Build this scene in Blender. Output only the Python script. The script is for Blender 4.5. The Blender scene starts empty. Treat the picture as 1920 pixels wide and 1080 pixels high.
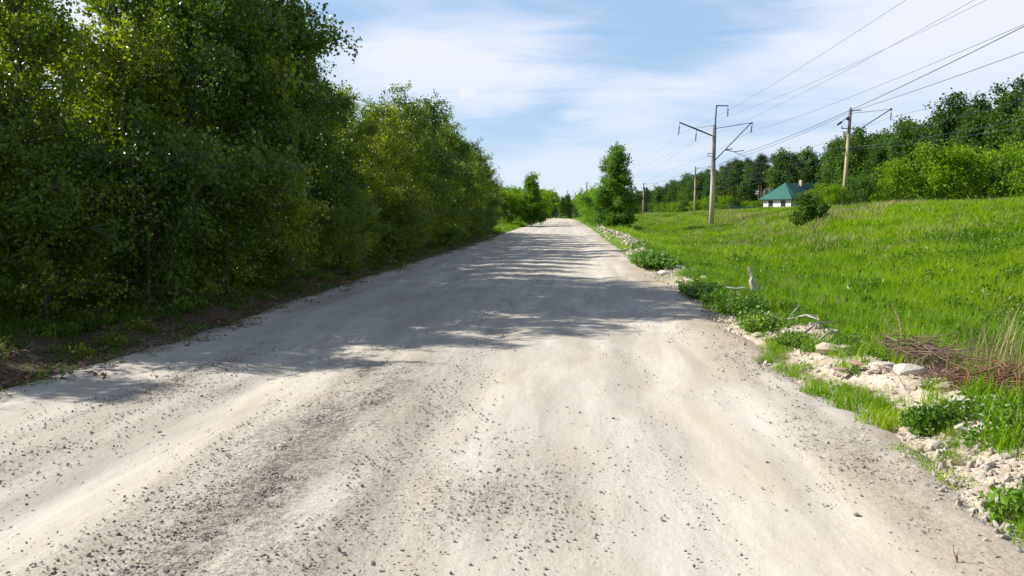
import bpy, math, random
import numpy as np
from mathutils import Vector, Matrix
R = math.radians
rng = np.random.default_rng(7)
random.seed(7)
C = bpy.context.scene.collection
scene = bpy.context.scene

# ------------------------------------------------------------------ camera
cam_d = bpy.data.cameras.new('camera')
cam = bpy.data.objects.new('camera', cam_d); C.objects.link(cam)
cam.location = (0, 0, 1.6)
cam.rotation_euler = (R(90 - 5.25), 0, R(3.8))
cam_d.sensor_width = 36; cam_d.lens = 28.1
cam_d.clip_start = 0.05; cam_d.clip_end = 6000
scene.camera = cam

# ------------------------------------------------------------------ light
SUN_EL = 37.0
SUN_DIR = Vector((-1.0, 0.16, 0)).normalized()            # horizontal direction towards the sun
to_sun = Vector((SUN_DIR.x * math.cos(R(SUN_EL)), SUN_DIR.y * math.cos(R(SUN_EL)), math.sin(R(SUN_EL))))
sun_d = bpy.data.lights.new('sun', 'SUN'); sun_d.energy = 5.0; sun_d.angle = R(0.55); sun_d.color = (1.0, 0.945, 0.86)
sun = bpy.data.objects.new('sun', sun_d); C.objects.link(sun)
sun.rotation_euler = to_sun.to_track_quat('Z', 'Y').to_euler()

world = bpy.data.worlds.new('World'); scene.world = world; world.use_nodes = True
scene.view_settings.view_transform = 'Standard'; scene.view_settings.look = 'None'
scene.view_settings.exposure = 0.75; scene.view_settings.gamma = 1.0
scene.view_settings.use_curve_mapping = False


class NT:
    """small node-tree writer"""
    def __init__(s, tree):
        s.t = tree; s.n = tree.nodes; s.l = tree.links
    def node(s, kind, **kw):
        n = s.n.new(kind)
        for k, v in kw.items():
            setattr(n, k, v)
        return n
    def set(s, sock, v):
        if isinstance(v, bpy.types.NodeSocket): s.l.new(v, sock)
        else: sock.default_value = v
    def math(s, op, a, b=None, c=None, clamp=False):
        n = s.node('ShaderNodeMath', operation=op, use_clamp=clamp)
        s.set(n.inputs[0], a)
        if b is not None: s.set(n.inputs[1], b)
        if c is not None: s.set(n.inputs[2], c)
        return n.outputs[0]
    def vmath(s, op, a, b=None, scale=None):
        n = s.node('ShaderNodeVectorMath', operation=op)
        s.set(n.inputs[0], a)
        if b is not None: s.set(n.inputs[1], b)
        if scale is not None: s.set(n.inputs['Scale'], scale)
        return n.outputs['Value'] if op in ('DOT_PRODUCT', 'LENGTH', 'DISTANCE') else n.outputs[0]
    def ramp(s, v, lo, hi, a=0.0, b=1.0, smooth=True):
        n = s.node('ShaderNodeMapRange')
        if smooth: n.interpolation_type = 'SMOOTHSTEP'
        s.set(n.inputs[0], v); n.inputs[1].default_value = lo; n.inputs[2].default_value = hi
        n.inputs[3].default_value = a; n.inputs[4].default_value = b
        return n.outputs[0]
    def noise(s, vec, scale, detail=4, rough=0.55, dist=0.0):
        n = s.node('ShaderNodeTexNoise')
        if vec is not None: s.set(n.inputs['Vector'], vec)
        n.inputs['Scale'].default_value = scale; n.inputs['Detail'].default_value = detail
        n.inputs['Roughness'].default_value = rough; n.inputs['Distortion'].default_value = dist
        return n.outputs[0]
    def mix(s, f, a, b, mode='MIX'):
        n = s.node('ShaderNodeMix', data_type='RGBA', blend_type=mode)
        s.set(n.inputs[0], f)
        def col(v): return (*v, 1.0) if isinstance(v, tuple) and len(v) == 3 else v
        s.set(n.inputs[6], col(a)); s.set(n.inputs[7], col(b))
        return n.outputs[2]
    def mapping(s, vec, scale=(1, 1, 1), loc=(0, 0, 0)):
        n = s.node('ShaderNodeMapping')
        s.l.new(vec, n.inputs[0]); n.inputs['Scale'].default_value = scale; n.inputs['Location'].default_value = loc
        return n.outputs[0]


# ---- sky: daylight sky with thin high cloud
w = NT(world.node_tree); w.n.clear()
wo = w.node('ShaderNodeOutputWorld'); bg = w.node('ShaderNodeBackground')
sky = w.node('ShaderNodeTexSky', sky_type='NISHITA', sun_disc=False)
sky.sun_elevation = R(SUN_EL); sky.sun_rotation = math.atan2(SUN_DIR.x, SUN_DIR.y)
sky.air_density = 1.0; sky.dust_density = 0.5; sky.ozone_density = 1.6; sky.altitude = 100
tc = w.node('ShaderNodeTexCoord')
dirv = w.vmath('NORMALIZE', tc.outputs['Generated'])
sep = w.node('ShaderNodeSeparateXYZ'); w.l.new(dirv, sep.inputs[0])
zz = w.math('ADD', w.math('MAXIMUM', sep.outputs[2], 0.0), 0.10)
plane = w.node('ShaderNodeCombineXYZ')                    # cloud layer seen in perspective
w.l.new(w.math('DIVIDE', sep.outputs[0], zz), plane.inputs[0]); w.l.new(w.math('DIVIDE', sep.outputs[1], zz), plane.inputs[1])
pl = plane.outputs[0]
big = w.noise(w.mapping(pl, (0.55, 0.42, 1), (4.6, 0.2, 0)), 1.0, 3, 0.5, 0.3)
fine = w.noise(w.mapping(pl, (0.8, 1.5, 1), (4, 7, 0)), 1.6, 7, 0.62, 0.8)
cl = w.math('ADD', w.math('MULTIPLY', big, 0.90), w.math('MULTIPLY', fine, 0.24))
cirrus = w.ramp(cl, 0.43, 0.63)
cirrus = w.math('MULTIPLY', cirrus, w.ramp(sep.outputs[2], 0.30, 0.70, 1.0, 0.10))
cirrus = w.math('MULTIPLY', cirrus, w.ramp(sep.outputs[2], 0.02, 0.22, 0.45, 1.0))
def puff(prev, az, el, ra, re, amount, dist=0.5):
    """a small cloud of its own at a place in the sky"""
    d = Vector((math.sin(R(az)) * math.cos(R(el)), math.cos(R(az)) * math.cos(R(el)), math.sin(R(el))))
    off = w.vmath('SUBTRACT', dirv, tuple(d))
    sc = w.vmath('MULTIPLY', off, (1 / math.sin(R(ra)), 1 / math.sin(R(ra)), 1 / math.sin(R(re))))
    ln = w.math('ADD', w.vmath('LENGTH', sc), w.math('MULTIPLY', w.math('SUBTRACT', w.noise(dirv, 14, 6, 0.6), 0.5), 2.0))
    m = w.math('MULTIPLY', w.ramp(ln, 1.15, 0.0), amount)
    return w.math('MAXIMUM', prev, m)
cirrus = puff(cirrus, -6.9, 8.5, 1.2, 0.65, 1.0)
cirrus = puff(cirrus, -2.4, 9.8, 2.4, 2.0, 0.95)
cirrus = puff(cirrus, 1.6, 7.0, 2.6, 0.9, 0.7)
cloud_c = (7.9, 8.1, 9.0, 1)
skyc = w.mix(w.ramp(sep.outputs[2], 0.25, 0.65, 0.55, 0.04), sky.outputs[0], (4.4, 6.6, 9.8, 1))
veil = w.mix(w.ramp(sep.outputs[2], 0.0, 0.13, 0.75, 0.0), skyc, (6.4, 7.5, 8.8, 1))
col = w.mix(w.math('MULTIPLY', cirrus, 0.95), veil, cloud_c)
w.l.new(col, bg.inputs[0]); bg.inputs[1].default_value = 0.068
w.l.new(bg.outputs[0], wo.inputs[0])

# ------------------------------------------------------------------ numeric noise
def _hash(ix, iy, seed):
    h = (ix.astype(np.int64) * 374761393 + iy.astype(np.int64) * 668265263 + seed * 1442695041) & 0xFFFFFFFF
    h = ((h ^ (h >> 13)) * 1274126177) & 0xFFFFFFFF
    return ((h ^ (h >> 16)) & 0xFFFFFF) / float(0xFFFFFF)
def vnoise(x, y, seed=0):
    x = np.asarray(x, float); y = np.asarray(y, float)
    ix = np.floor(x); iy = np.floor(y); fx = x - ix; fy = y - iy
    fx = fx * fx * (3 - 2 * fx); fy = fy * fy * (3 - 2 * fy)
    a = _hash(ix, iy, seed); b = _hash(ix + 1, iy, seed); c = _hash(ix, iy + 1, seed); d = _hash(ix + 1, iy + 1, seed)
    return (a * (1 - fx) + b * fx) * (1 - fy) + (c * (1 - fx) + d * fx) * fy
def fbm(x, y, seed=0, oct=4):
    s = 0; a = 0.5
    for k in range(oct):
        s = s + a * (vnoise(x, y, seed + k * 17) - 0.5); x = np.asarray(x) * 2.03; y = np.asarray(y) * 2.03; a *= 0.55
    return s
def sstep(a, b, x):
    t = np.clip((np.asarray(x, float) - a) / (b - a), 0, 1)
    return t * t * (3 - 2 * t)

# ------------------------------------------------------------------ terrain
def bend(Y): return -0.0011 * np.maximum(np.asarray(Y, float) - 240, 0) ** 2
def x_left(Y):  return -5.0 - 0.004 * np.clip(Y, 0, 100) + 0.9 * fbm(np.asarray(Y) * 0.35, 3.3, 5) + 0.25 * fbm(np.asarray(Y) * 2.1, 9.3, 6) + bend(Y)
def x_right(Y): return 2.25 + 0.008 * np.clip(Y, 0, 110) + 0.55 * fbm(np.asarray(Y) * 0.5, 1.3, 8) + 0.2 * fbm(np.asarray(Y) * 2.3, 4.3, 9) + bend(Y)
def plateau(Y): return 2.15 - 0.9 * sstep(60, 220, Y)
def terrain(X, Y):
    X = np.asarray(X, float); Y = np.asarray(Y, float)
    s = X - x_right(Y)                        # metres right of the road
    l = x_left(Y) - X                         # metres left of it
    z = 0.03 * fbm(X * 0.7, Y * 0.35, 21) + 0.012 * fbm(X * 3.2, Y * 1.5, 31)
    z = z + 0.02 * np.cos((X + 1.2) * 1.9) * sstep(0.3, -0.3, s)
    # ridge of dumped soil and rubble along the right edge
    ridge = np.exp(-((s - 0.65) / 0.42) ** 2) * (0.12 + 0.06 * sstep(20, 45, Y)) * (0.6 + 1.5 * vnoise(X * 1.3, Y * 0.9, 41))
    z = z + ridge
    z = z + np.exp(-((s - 0.7) / 0.75) ** 2) * (0.10 * fbm(X * 3.1, Y * 3.1, 43, 4) + 0.05 * np.abs(fbm(X * 9, Y * 9, 45, 3)))
    z = z - 0.62 * sstep(1.0, 3.6, s)
    z = z + (plateau(Y) + 0.62) * sstep(5.0, 25.0, s) ** 1.1
    z = z + 0.35 * fbm(X * 0.16, Y * 0.12, 51) * sstep(3, 9, s) + 0.30 * fbm(X * 0.55, Y * 0.42, 53, 3) * sstep(1.6, 5, s) + 0.10 * fbm(X * 1.6, Y * 1.2, 55, 2) * sstep(0.8, 3, s)
    z = z + 0.055 * np.maximum(X - 44, 0) * sstep(400, 60, X)
    # left verge
    z = z + 0.16 * sstep(0.2, 1.0, l) * (0.5 + vnoise(X * 1.1, Y * 0.8, 61)) + 0.10 * fbm(X * 1.6, Y * 1.6, 63) * sstep(0.0, 0.6, l)
    return z
def tz(x, y): return float(terrain(np.array([x]), np.array([y]))[0])

# ------------------------------------------------------------------ mesh helpers
def raw_mesh(name, verts, faces, mat=None, smooth=False):
    """faces: int array (n,3) or (n,4), or a list of such arrays"""
    if not isinstance(faces, (list, tuple)): faces = [faces]
    faces = [np.asarray(f, np.int32) for f in faces if len(f)]
    me = bpy.data.meshes.new(name)
    verts = np.asarray(verts, np.float32)
    me.vertices.add(len(verts)); me.vertices.foreach_set('co', verts.ravel())
    loops = np.concatenate([f.ravel() for f in faces]); tot = np.concatenate([np.full(len(f), f.shape[1], np.int32) for f in faces])
    me.loops.add(len(loops)); me.loops.foreach_set('vertex_index', loops)
    me.polygons.add(len(tot))
    me.polygons.foreach_set('loop_start', np.concatenate([[0], np.cumsum(tot)[:-1]]).astype(np.int32))
    me.polygons.foreach_set('loop_total', tot)
    me.polygons.foreach_set('use_smooth', np.full(len(tot), smooth))
    me.update(calc_edges=True); me.validate()
    if mat: me.materials.append(mat)
    return me
def link(name, data, parent=None, loc=None, rot=None, sc=None):
    o = bpy.data.objects.new(name, data); C.objects.link(o)
    if parent: o.parent = parent
    if loc is not None: o.location = loc
    if rot is not None: o.rotation_euler = rot
    if sc is not None: o.scale = sc if hasattr(sc, '__len__') else (sc, sc, sc)
    return o
def tag(o, label=None, cat=None, group=None, kind=None):
    if label: o['label'] = label
    if cat: o['category'] = cat
    if group: o['group'] = group
    if kind: o['kind'] = kind
    return o

class MB:
    """collects tubes, boxes and plates into one mesh"""
    def __init__(s): s.v = []; s.f3 = []; s.f4 = []; s.n = 0
    def add(s, v, f):
        v = np.asarray(v, float).reshape(-1, 3); f = np.asarray(f, int)
        (s.f4 if f.shape[1] == 4 else s.f3).append(f + s.n); s.v.append(v); s.n += len(v)
    def tube(s, pts, rad, n=6, cap=True):
        pts = np.asarray(pts, float); k = len(pts)
        rad = np.full(k, rad, float) if np.isscalar(rad) else np.asarray(rad, float)
        t = np.gradient(pts, axis=0); t /= np.linalg.norm(t, axis=1)[:, None] + 1e-9
        ref = np.array([0.0, 0, 1]) if abs(t[0][2]) < 0.9 else np.array([1.0, 0, 0])
        a = np.arange(n) * 2 * math.pi / n
        rings = []
        for i in range(k):
            u = np.cross(t[i], ref); u /= np.linalg.norm(u) + 1e-9; v = np.cross(t[i], u)
            rings.append(pts[i] + rad[i] * (np.cos(a)[:, None] * u + np.sin(a)[:, None] * v))
        f = [(i * n + j, i * n + (j + 1) % n, (i + 1) * n + (j + 1) % n, (i + 1) * n + j) for i in range(k - 1) for j in range(n)]
        V = np.concatenate(rings); base = s.n; s.add(V, f)
        if cap:
            for (i, fl) in ((0, 1), (k - 1, 0)):
                idx = [i * n + j for j in range(n)]
                if fl: idx = idx[::-1]
                s.f3.append(np.array([(idx[0], idx[j], idx[j + 1]) for j in range(1, n - 1)]) + base)
    def box(s, c, size, rot=None):
        c = np.asarray(c, float); h = np.asarray(size, float) / 2
        v = np.array([(x, y, z) for x in (-1, 1) for y in (-1, 1) for z in (-1, 1)]) * h
        if rot is not None: v = v @ np.array(Matrix(rot)).T if not hasattr(rot, 'to_matrix') else v @ np.array(rot.to_matrix()).T
        s.add(v + c, [(0, 1, 3, 2), (4, 6, 7, 5), (0, 4, 5, 1), (2, 3, 7, 6), (0, 2, 6, 4), (1, 5, 7, 3)])
    def quad(s, a, b, c, d): s.add([a, b, c, d], [(0, 1, 2, 3)])
    def mesh(s, name, mat, smooth=False):
        F = []
        if s.f4: F.append(np.concatenate(s.f4))
        if s.f3: F.append(np.concatenate(s.f3))
        return raw_mesh(name, np.concatenate(s.v), F, mat, smooth)
    def obj(s, name, mat, parent=None, smooth=False, **kw):
        return link(name, s.mesh(name, mat, smooth), parent, **kw)

# ------------------------------------------------------------------ materials
def mat_base(name):
    m = bpy.data.materials.new(name); m.use_nodes = True
    t = NT(m.node_tree); t.n.clear()
    out = t.node('ShaderNodeOutputMaterial'); b = t.node('ShaderNodeBsdfPrincipled')
    t.l.new(b.outputs[0], out.inputs[0]); b.inputs['Specular IOR Level'].default_value = 0.3
    return m, t, b, out
def bump(t, b, h, strength, dist):
    n = t.node('ShaderNodeBump'); n.inputs['Strength'].default_value = strength; n.inputs['Distance'].default_value = dist
    t.l.new(h, n.inputs['Height']); t.l.new(n.outputs[0], b.inputs['Normal'])
def simple(name, c1, c2, scale=4, rough=0.8, bmp=0.3, bd=0.01, stretch=(1, 1, 1), metal=0.0):
    m, t, b, o = mat_base(name)
    co = t.node('ShaderNodeTexCoord').outputs['Object']; v = t.mapping(co, stretch)
    n = t.noise(v, scale, 6, 0.65)
    t.l.new(t.mix(t.ramp(n, 0.3, 0.7), c1, c2), b.inputs['Base Color'])
    b.inputs['Roughness'].default_value = rough; b.inputs['Metallic'].default_value = metal
    bump(t, b, t.noise(v, scale * 4, 5, 0.6), bmp, bd)
    return m
def leaf_mat(name, cols, trans=0.45, rough=0.45, tcol=None, clump=0.6, obj_var=0.35, clump2=None, spec=0.5):
    """leaves: colour varies leaf by leaf, clump by clump and plant by plant; light comes through"""
    m = bpy.data.materials.new(name); m.use_nodes = True
    t = NT(m.node_tree); t.n.clear()
    out = t.node('ShaderNodeOutputMaterial'); b = t.node('ShaderNodeBsdfPrincipled')
    b.inputs['Roughness'].default_value = rough; b.inputs['Specular IOR Level'].default_value = spec
    g = t.node('ShaderNodeNewGeometry'); oi = t.node('ShaderNodeObjectInfo')
    isl = g.outputs['Random Per Island']
    nz = t.noise(g.outputs['Position'], clump, 3, 0.5)
    if clump2: nz = t.math('ADD', t.math('MULTIPLY', nz, 0.6), t.math('MULTIPLY', t.noise(g.outputs['Position'], clump2, 4, 0.6), 0.4))
    f = t.math('ADD', t.math('MULTIPLY', isl, 0.40 if clump2 is None else 0.22), t.math('ADD', t.math('MULTIPLY', t.ramp(nz, 0.34, 0.66), 0.5 if clump2 is None else 0.78), t.math('MULTIPLY', t.math('SUBTRACT', oi.outputs['Random'], 0.5), obj_var)))
    cr = t.node('ShaderNodeValToRGB'); t.l.new(f, cr.inputs[0])
    e = cr.color_ramp.elements
    for i, c in enumerate(cols):
        p = i / (len(cols) - 1)
        if i < 2: e[i].position = p; e[i].color = (*c, 1)
        else: x = e.new(p); x.color = (*c, 1)
    # keep order right when more than two stops
    t.l.new(cr.outputs[0], b.inputs['Base Color'])
    tr = t.node('ShaderNodeBsdfTranslucent')
    t.l.new(t.mix(1.0, cr.outputs[0], tcol or (1.25, 1.35, 0.45, 1), 'MULTIPLY'), tr.inputs[0])
    mx = t.node('ShaderNodeMixShader'); mx.inputs[0].default_value = trans
    t.l.new(b.outputs[0], mx.inputs[1]); t.l.new(tr.outputs[0], mx.inputs[2]); t.l.new(mx.outputs[0], out.inputs[0])
    return m

M = {}
M['leaf'] = leaf_mat('birch_leaves', [(0.065, 0.120, 0.011), (0.14, 0.225, 0.014), (0.32, 0.37, 0.03)], 0.45, 0.33, tcol=(1.5, 1.4, 0.3, 1))
M['leaf_dark'] = leaf_mat('alder_leaves', [(0.045, 0.096, 0.015), (0.078, 0.150, 0.018), (0.18, 0.25, 0.03)], 0.38, 0.36, spec=0.3)
M['leaf_lit'] = leaf_mat('young_birch_leaves', [(0.07, 0.16, 0.012), (0.125, 0.245, 0.016), (0.21, 0.33, 0.025)], 0.42, 0.5, spec=0.3)
M['leaf_forest'] = leaf_mat('forest_leaves', [(0.038, 0.088, 0.014), (0.062, 0.130, 0.016), (0.105, 0.185, 0.020)], 0.34, 0.6, spec=0.25, clump=0.25, obj_var=0.6)
M['leaf_bush'] = leaf_mat('willow_leaves', [(0.10, 0.19, 0.006), (0.165, 0.28, 0.008), (0.24, 0.36, 0.014)], 0.42, 0.6, spec=0.2, clump=0.4, obj_var=0.4)
M['needle'] = leaf_mat('pine_needles', [(0.022, 0.045, 0.014), (0.035, 0.066, 0.018), (0.06, 0.095, 0.024)], 0.12, 0.6, clump=0.4)
M['weed'] = leaf_mat('weed_leaves', [(0.06, 0.14, 0.008), (0.10, 0.21, 0.010), (0.18, 0.31, 0.016)], 0.35, 0.45, clump=3.0)
M['grass'] = leaf_mat('meadow_grass_blades', [(0.080, 0.180, 0.003), (0.170, 0.310, 0.005), (0.290, 0.400, 0.012)], 0.40, 0.65, clump=0.13, obj_var=0.45, clump2=0.7, spec=0.15)
M['grass_shade'] = leaf_mat('shaded_grass_blades', [(0.035, 0.070, 0.006), (0.060, 0.110, 0.008), (0.12, 0.17, 0.016)], 0.35, 0.6, clump=0.9, spec=0.2)  # darker copy of the meadow blades, tree shade put into the colour
M['grass_dry'] = leaf_mat('dry_grass_blades', [(0.20, 0.19, 0.07), (0.33, 0.29, 0.13), (0.45, 0.40, 0.22)], 0.30, 0.7, tcol=(1, 1, 0.8, 1), clump=2.0)
M['bark'] = simple('young_bark', (0.07, 0.06, 0.05), (0.16, 0.14, 0.12), 6, 0.85, 0.5, 0.01, (1, 1, 0.4))
M['bark_dark'] = simple('dark_bark', (0.028, 0.022, 0.018), (0.07, 0.055, 0.045), 8, 0.9, 0.6, 0.01, (1, 1, 0.3))
M['twig'] = simple('dead_twigs', (0.12, 0.075, 0.06), (0.30, 0.21, 0.17), 9, 0.9, 0.3)
M['twig_brown'] = simple('brown_twigs', (0.10, 0.05, 0.032), (0.26, 0.15, 0.09), 9, 0.9, 0.3)
M['wood_grey'] = simple('weathered_wood', (0.20, 0.18, 0.15), (0.44, 0.40, 0.33), 8, 0.85, 0.5, 0.004, (1, 1, 0.3))
M['pine_bark'] = simple('pine_bark', (0.10, 0.065, 0.04), (0.22, 0.13, 0.08), 5, 0.9, 0.5, 0.02, (1, 1, 0.3))
M['iron'] = simple('painted_iron', (0.035, 0.04, 0.05), (0.06, 0.07, 0.085), 7, 0.6, 0.1, 0.002)
M['wire'] = simple('wire_metal', (0.05, 0.07, 0.12), (0.07, 0.09, 0.15), 7, 0.6, 0.0, 0.001)
M['insul'] = simple('insulator_glaze', (0.05, 0.035, 0.04), (0.09, 0.06, 0.06), 7, 0.25, 0.0, 0.001)
def birch_bark():
    m, t, b, o = mat_base('birch_bark')
    co = t.node('ShaderNodeTexCoord').outputs['Object']
    n = t.noise(t.mapping(co, (2, 2, 7)), 2.0, 5, 0.7)
    t.l.new(t.mix(t.ramp(n, 0.54, 0.62), (0.52, 0.49, 0.42), (0.05, 0.045, 0.04)), b.inputs['Base Color'])
    b.inputs['Roughness'].default_value = 0.8
    return m
M['birch_bark'] = birch_bark()
def concrete(name, pale, dark, lo, hi):
    """pole concrete: sunlit tone low down, dark against-the-sky tone above, both in the colour"""
    m, t, b, o = mat_base(name)
    co = t.node('ShaderNodeTexCoord').outputs['Object']
    s = t.node('ShaderNodeSeparateXYZ'); t.l.new(co, s.inputs[0])
    st = t.noise(t.mapping(co, (5, 5, 0.5)), 3, 5, 0.7)
    f = t.ramp(t.math('ADD', s.outputs[2], t.math('MULTIPLY', t.math('SUBTRACT', st, 0.5), 4.0)), lo, hi)  # paints the sunlit foot and the sky-backed dark top into the colour
    t.l.new(t.mix(f, t.mix(st, pale, tuple(c * 0.75 for c in pale)), dark), b.inputs['Base Color'])
    b.inputs['Roughness'].default_value = 0.85
    bump(t, b, st, 0.4, 0.01)
    return m
M['concrete'] = concrete('pole_concrete', (0.50, 0.45, 0.33), (0.15, 0.135, 0.14), 4.5, 7.0)
M['concrete2'] = concrete('pole_concrete_straw', (0.44, 0.37, 0.22), (0.10, 0.09, 0.10), 6.5, 9.0)

def stone_mat(name, c1, c2, c3):
    m, t, b, o = mat_base(name)
    co = t.node('ShaderNodeTexCoord').outputs['Object']; oi = t.node('ShaderNodeObjectInfo')
    n = t.noise(co, 5.0, 7, 0.65)
    base = t.mix(t.ramp(n, 0.3, 0.7), c1, c2)
    base = t.mix(t.math('MULTIPLY', oi.outputs['Random'], 0.65), base, c3)
    t.l.new(base, b.inputs['Base Color']); b.inputs['Roughness'].default_value = 0.9
    bump(t, b, t.noise(co, 14, 6, 0.7), 0.7, 0.03)
    return m
M['stone'] = stone_mat('limestone', (0.62, 0.57, 0.47), (0.46, 0.40, 0.30), (0.40, 0.33, 0.23))
M['stone_white'] = stone_mat('white_limestone', (0.72, 0.69, 0.61), (0.42, 0.38, 0.30), (0.60, 0.55, 0.46))
M['pebble'] = stone_mat('gravel_pebbles', (0.52, 0.48, 0.42), (0.32, 0.29, 0.25), (0.07, 0.062, 0.055))
M['brick_rubble'] = stone_mat('brick_rubble', (0.34, 0.17, 0.12), (0.45, 0.30, 0.22), (0.40, 0.33, 0.26))

def road_mat():
    m, t, b, o = mat_base('limestone_gravel_road')
    co = t.node('ShaderNodeTexCoord').outputs['Object']
    at = t.node('ShaderNodeAttribute', attribute_name='gravel').outputs['Fac']
    streak = t.noise(t.mapping(co, (1.5, 0.22, 1)), 1.3, 6, 0.62, 0.4)
    patch = t.noise(co, 0.9, 6, 0.6, 0.3)
    fine = t.noise(co, 60, 5, 0.75)
    grit = t.noise(co, 22, 4, 0.7)
    c = t.mix(t.ramp(streak, 0.30, 0.68), (0.525, 0.495, 0.435), (0.385, 0.352, 0.295))
    c = t.mix(t.math('MULTIPLY', t.ramp(patch, 0.45, 0.75), 0.5), c, (0.42, 0.36, 0.275))
    # loose darker gravel swept into bands
    spk = t.ramp(t.math('ADD', t.math('MULTIPLY', fine, 0.55), t.math('MULTIPLY', grit, 0.45)), 0.44, 0.60)
    f = t.math('MULTIPLY', t.math('ADD', t.math('MULTIPLY', spk, 1.1), 0.30), at, clamp=True)
    c = t.mix(f, c, (0.130, 0.114, 0.102))
    edge = t.node('ShaderNodeAttribute', attribute_name='edge').outputs['Fac']
    c = t.mix(t.math('MULTIPLY', edge, t.ramp(grit, 0.3, 0.6, 0.5, 1.0)), c, (0.30, 0.235, 0.15))
    # sparse pits and dark specks everywhere
    vo = t.node('ShaderNodeTexVoronoi'); t.l.new(co, vo.inputs['Vector']); vo.inputs['Scale'].default_value = 26
    pit = t.math('MULTIPLY', t.ramp(vo.outputs['Distance'], 0.16, 0.06), t.ramp(patch, 0.42, 0.62))
    c = t.mix(t.math('MULTIPLY', pit, 0.35), c, (0.30, 0.26, 0.2))
    t.l.new(c, b.inputs['Base Color']); b.inputs['Roughness'].default_value = 0.95; b.inputs['Specular IOR Level'].default_value = 0.1
    h = t.math('ADD', t.math('MULTIPLY', grit, 0.5), t.math('ADD', t.math('MULTIPLY', fine, 0.2), t.math('MULTIPLY', t.noise(t.mapping(co, (2.2, 0.7, 1)), 4, 5, 0.6), 0.6)))
    h = t.math('MULTIPLY', h, t.math('ADD', t.math('MULTIPLY', at, 1.3), 0.45))
    bump(t, b, h, 0.8, 0.03)
    return m
M['road'] = road_mat()
def ground_mat():
    m, t, b, o = mat_base('meadow_soil')
    co = t.node('ShaderNodeTexCoord').outputs['Object']
    sand = t.node('ShaderNodeAttribute', attribute_name='sand').outputs['Fac']
    litter = t.node('ShaderNodeAttribute', attribute_name='litter').outputs['Fac']
    n = t.noise(co, 0.35, 7, 0.6); f = t.noise(co, 12, 6, 0.7); g = t.noise(co, 55, 3, 0.6)
    c = t.mix(t.ramp(n, 0.3, 0.7), (0.060, 0.130, 0.008), (0.115, 0.195, 0.012))
    c = t.mix(t.ramp(f, 0.4, 0.75, 0, 0.55), c, (0.07, 0.075, 0.03))
    s = t.mix(t.ramp(f, 0.35, 0.7), (0.58, 0.52, 0.42), (0.36, 0.29, 0.20))
    s = t.mix(t.ramp(g, 0.5, 0.7, 0, 0.5), s, (0.24, 0.19, 0.14))
    c = t.mix(t.ramp(t.math('ADD', sand, t.math('MULTIPLY', t.math('SUBTRACT', f, 0.5), 0.8)), 0.3, 0.6), c, s)
    d = t.mix(t.ramp(f, 0.3, 0.7), (0.055, 0.045, 0.030), (0.14, 0.11, 0.075))
    c = t.mix(t.ramp(t.math('ADD', litter, t.math('MULTIPLY', t.math('SUBTRACT', f, 0.5), 0.6)), 0.3, 0.7), c, d)
    t.l.new(c, b.inputs['Base Color']); b.inputs['Roughness'].default_value = 0.95; b.inputs['Specular IOR Level'].default_value = 0.1
    bump(t, b, t.math('ADD', f, t.math('MULTIPLY', g, 0.4)), 0.8, 0.05)
    return m
M['ground'] = ground_mat()

# ------------------------------------------------------------------ ground and road
def grid_mesh(name, X, Y, Z, mat):
    ny, nx = X.shape
    v = np.stack([X, Y, Z], -1).reshape(-1, 3)
    i = np.arange(ny - 1)[:, None] * nx + np.arange(nx - 1)[None, :]
    f = np.stack([i, i + 1, i + nx + 1, i + nx], -1).reshape(-1, 4)
    return raw_mesh(name, v, f, mat, True)
def fattr(me, name, val):
    a = me.attributes.new(name, 'FLOAT', 'POINT'); a.data.foreach_set('value', np.asarray(val, np.float32).ravel())
def steps(a, b, fn):
    out = [a]
    while out[-1] < b: out.append(out[-1] + fn(out[-1]))
    return np.array(out)
ys = steps(-30, 1500, lambda y: max(0.05, 0.012 * abs(y)) if y > 1.5 else 1.0)
xr = steps(0, 1200, lambda x: 0.3 if x < 1.5 else (0.05 if x < 4.6 else max(0.1, 0.045 * (x - 2))))
xl = steps(0, 1200, lambda x: 0.4 if x < 4 else (0.11 if x < 8 else max(0.2, 0.06 * x)))
xs = np.concatenate([-xl[::-1][:-1], xr])
GX, GY = np.meshgrid(xs, ys)
GZ = terrain(GX, GY)
s_ = GX - x_right(GY); l_ = x_left(GY) - GX
inside = sstep(0.05, -0.25, s_) * sstep(0.05, -0.25, l_) * sstep(330, 320, GY)
GZ = GZ - 0.06 * inside
gm = grid_mesh('ground', GX, GY, GZ, M['ground'])
sand = sstep(1.5, 0.7, s_ - 1.2 * fbm(GX * 0.8, GY * 0.5, 71)) * sstep(-0.6, 0.1, s_ + 0.6)
sand = sand * (0.30 + 0.70 * sstep(26, 7, GY))
fattr(gm, 'sand', np.maximum(sand, inside)); fattr(gm, 'litter', sstep(-0.5, 0.1, l_) * sstep(75, 66, GY) * sstep(9, 3, l_))
ground = tag(link('ground', gm), kind='structure')

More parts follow.
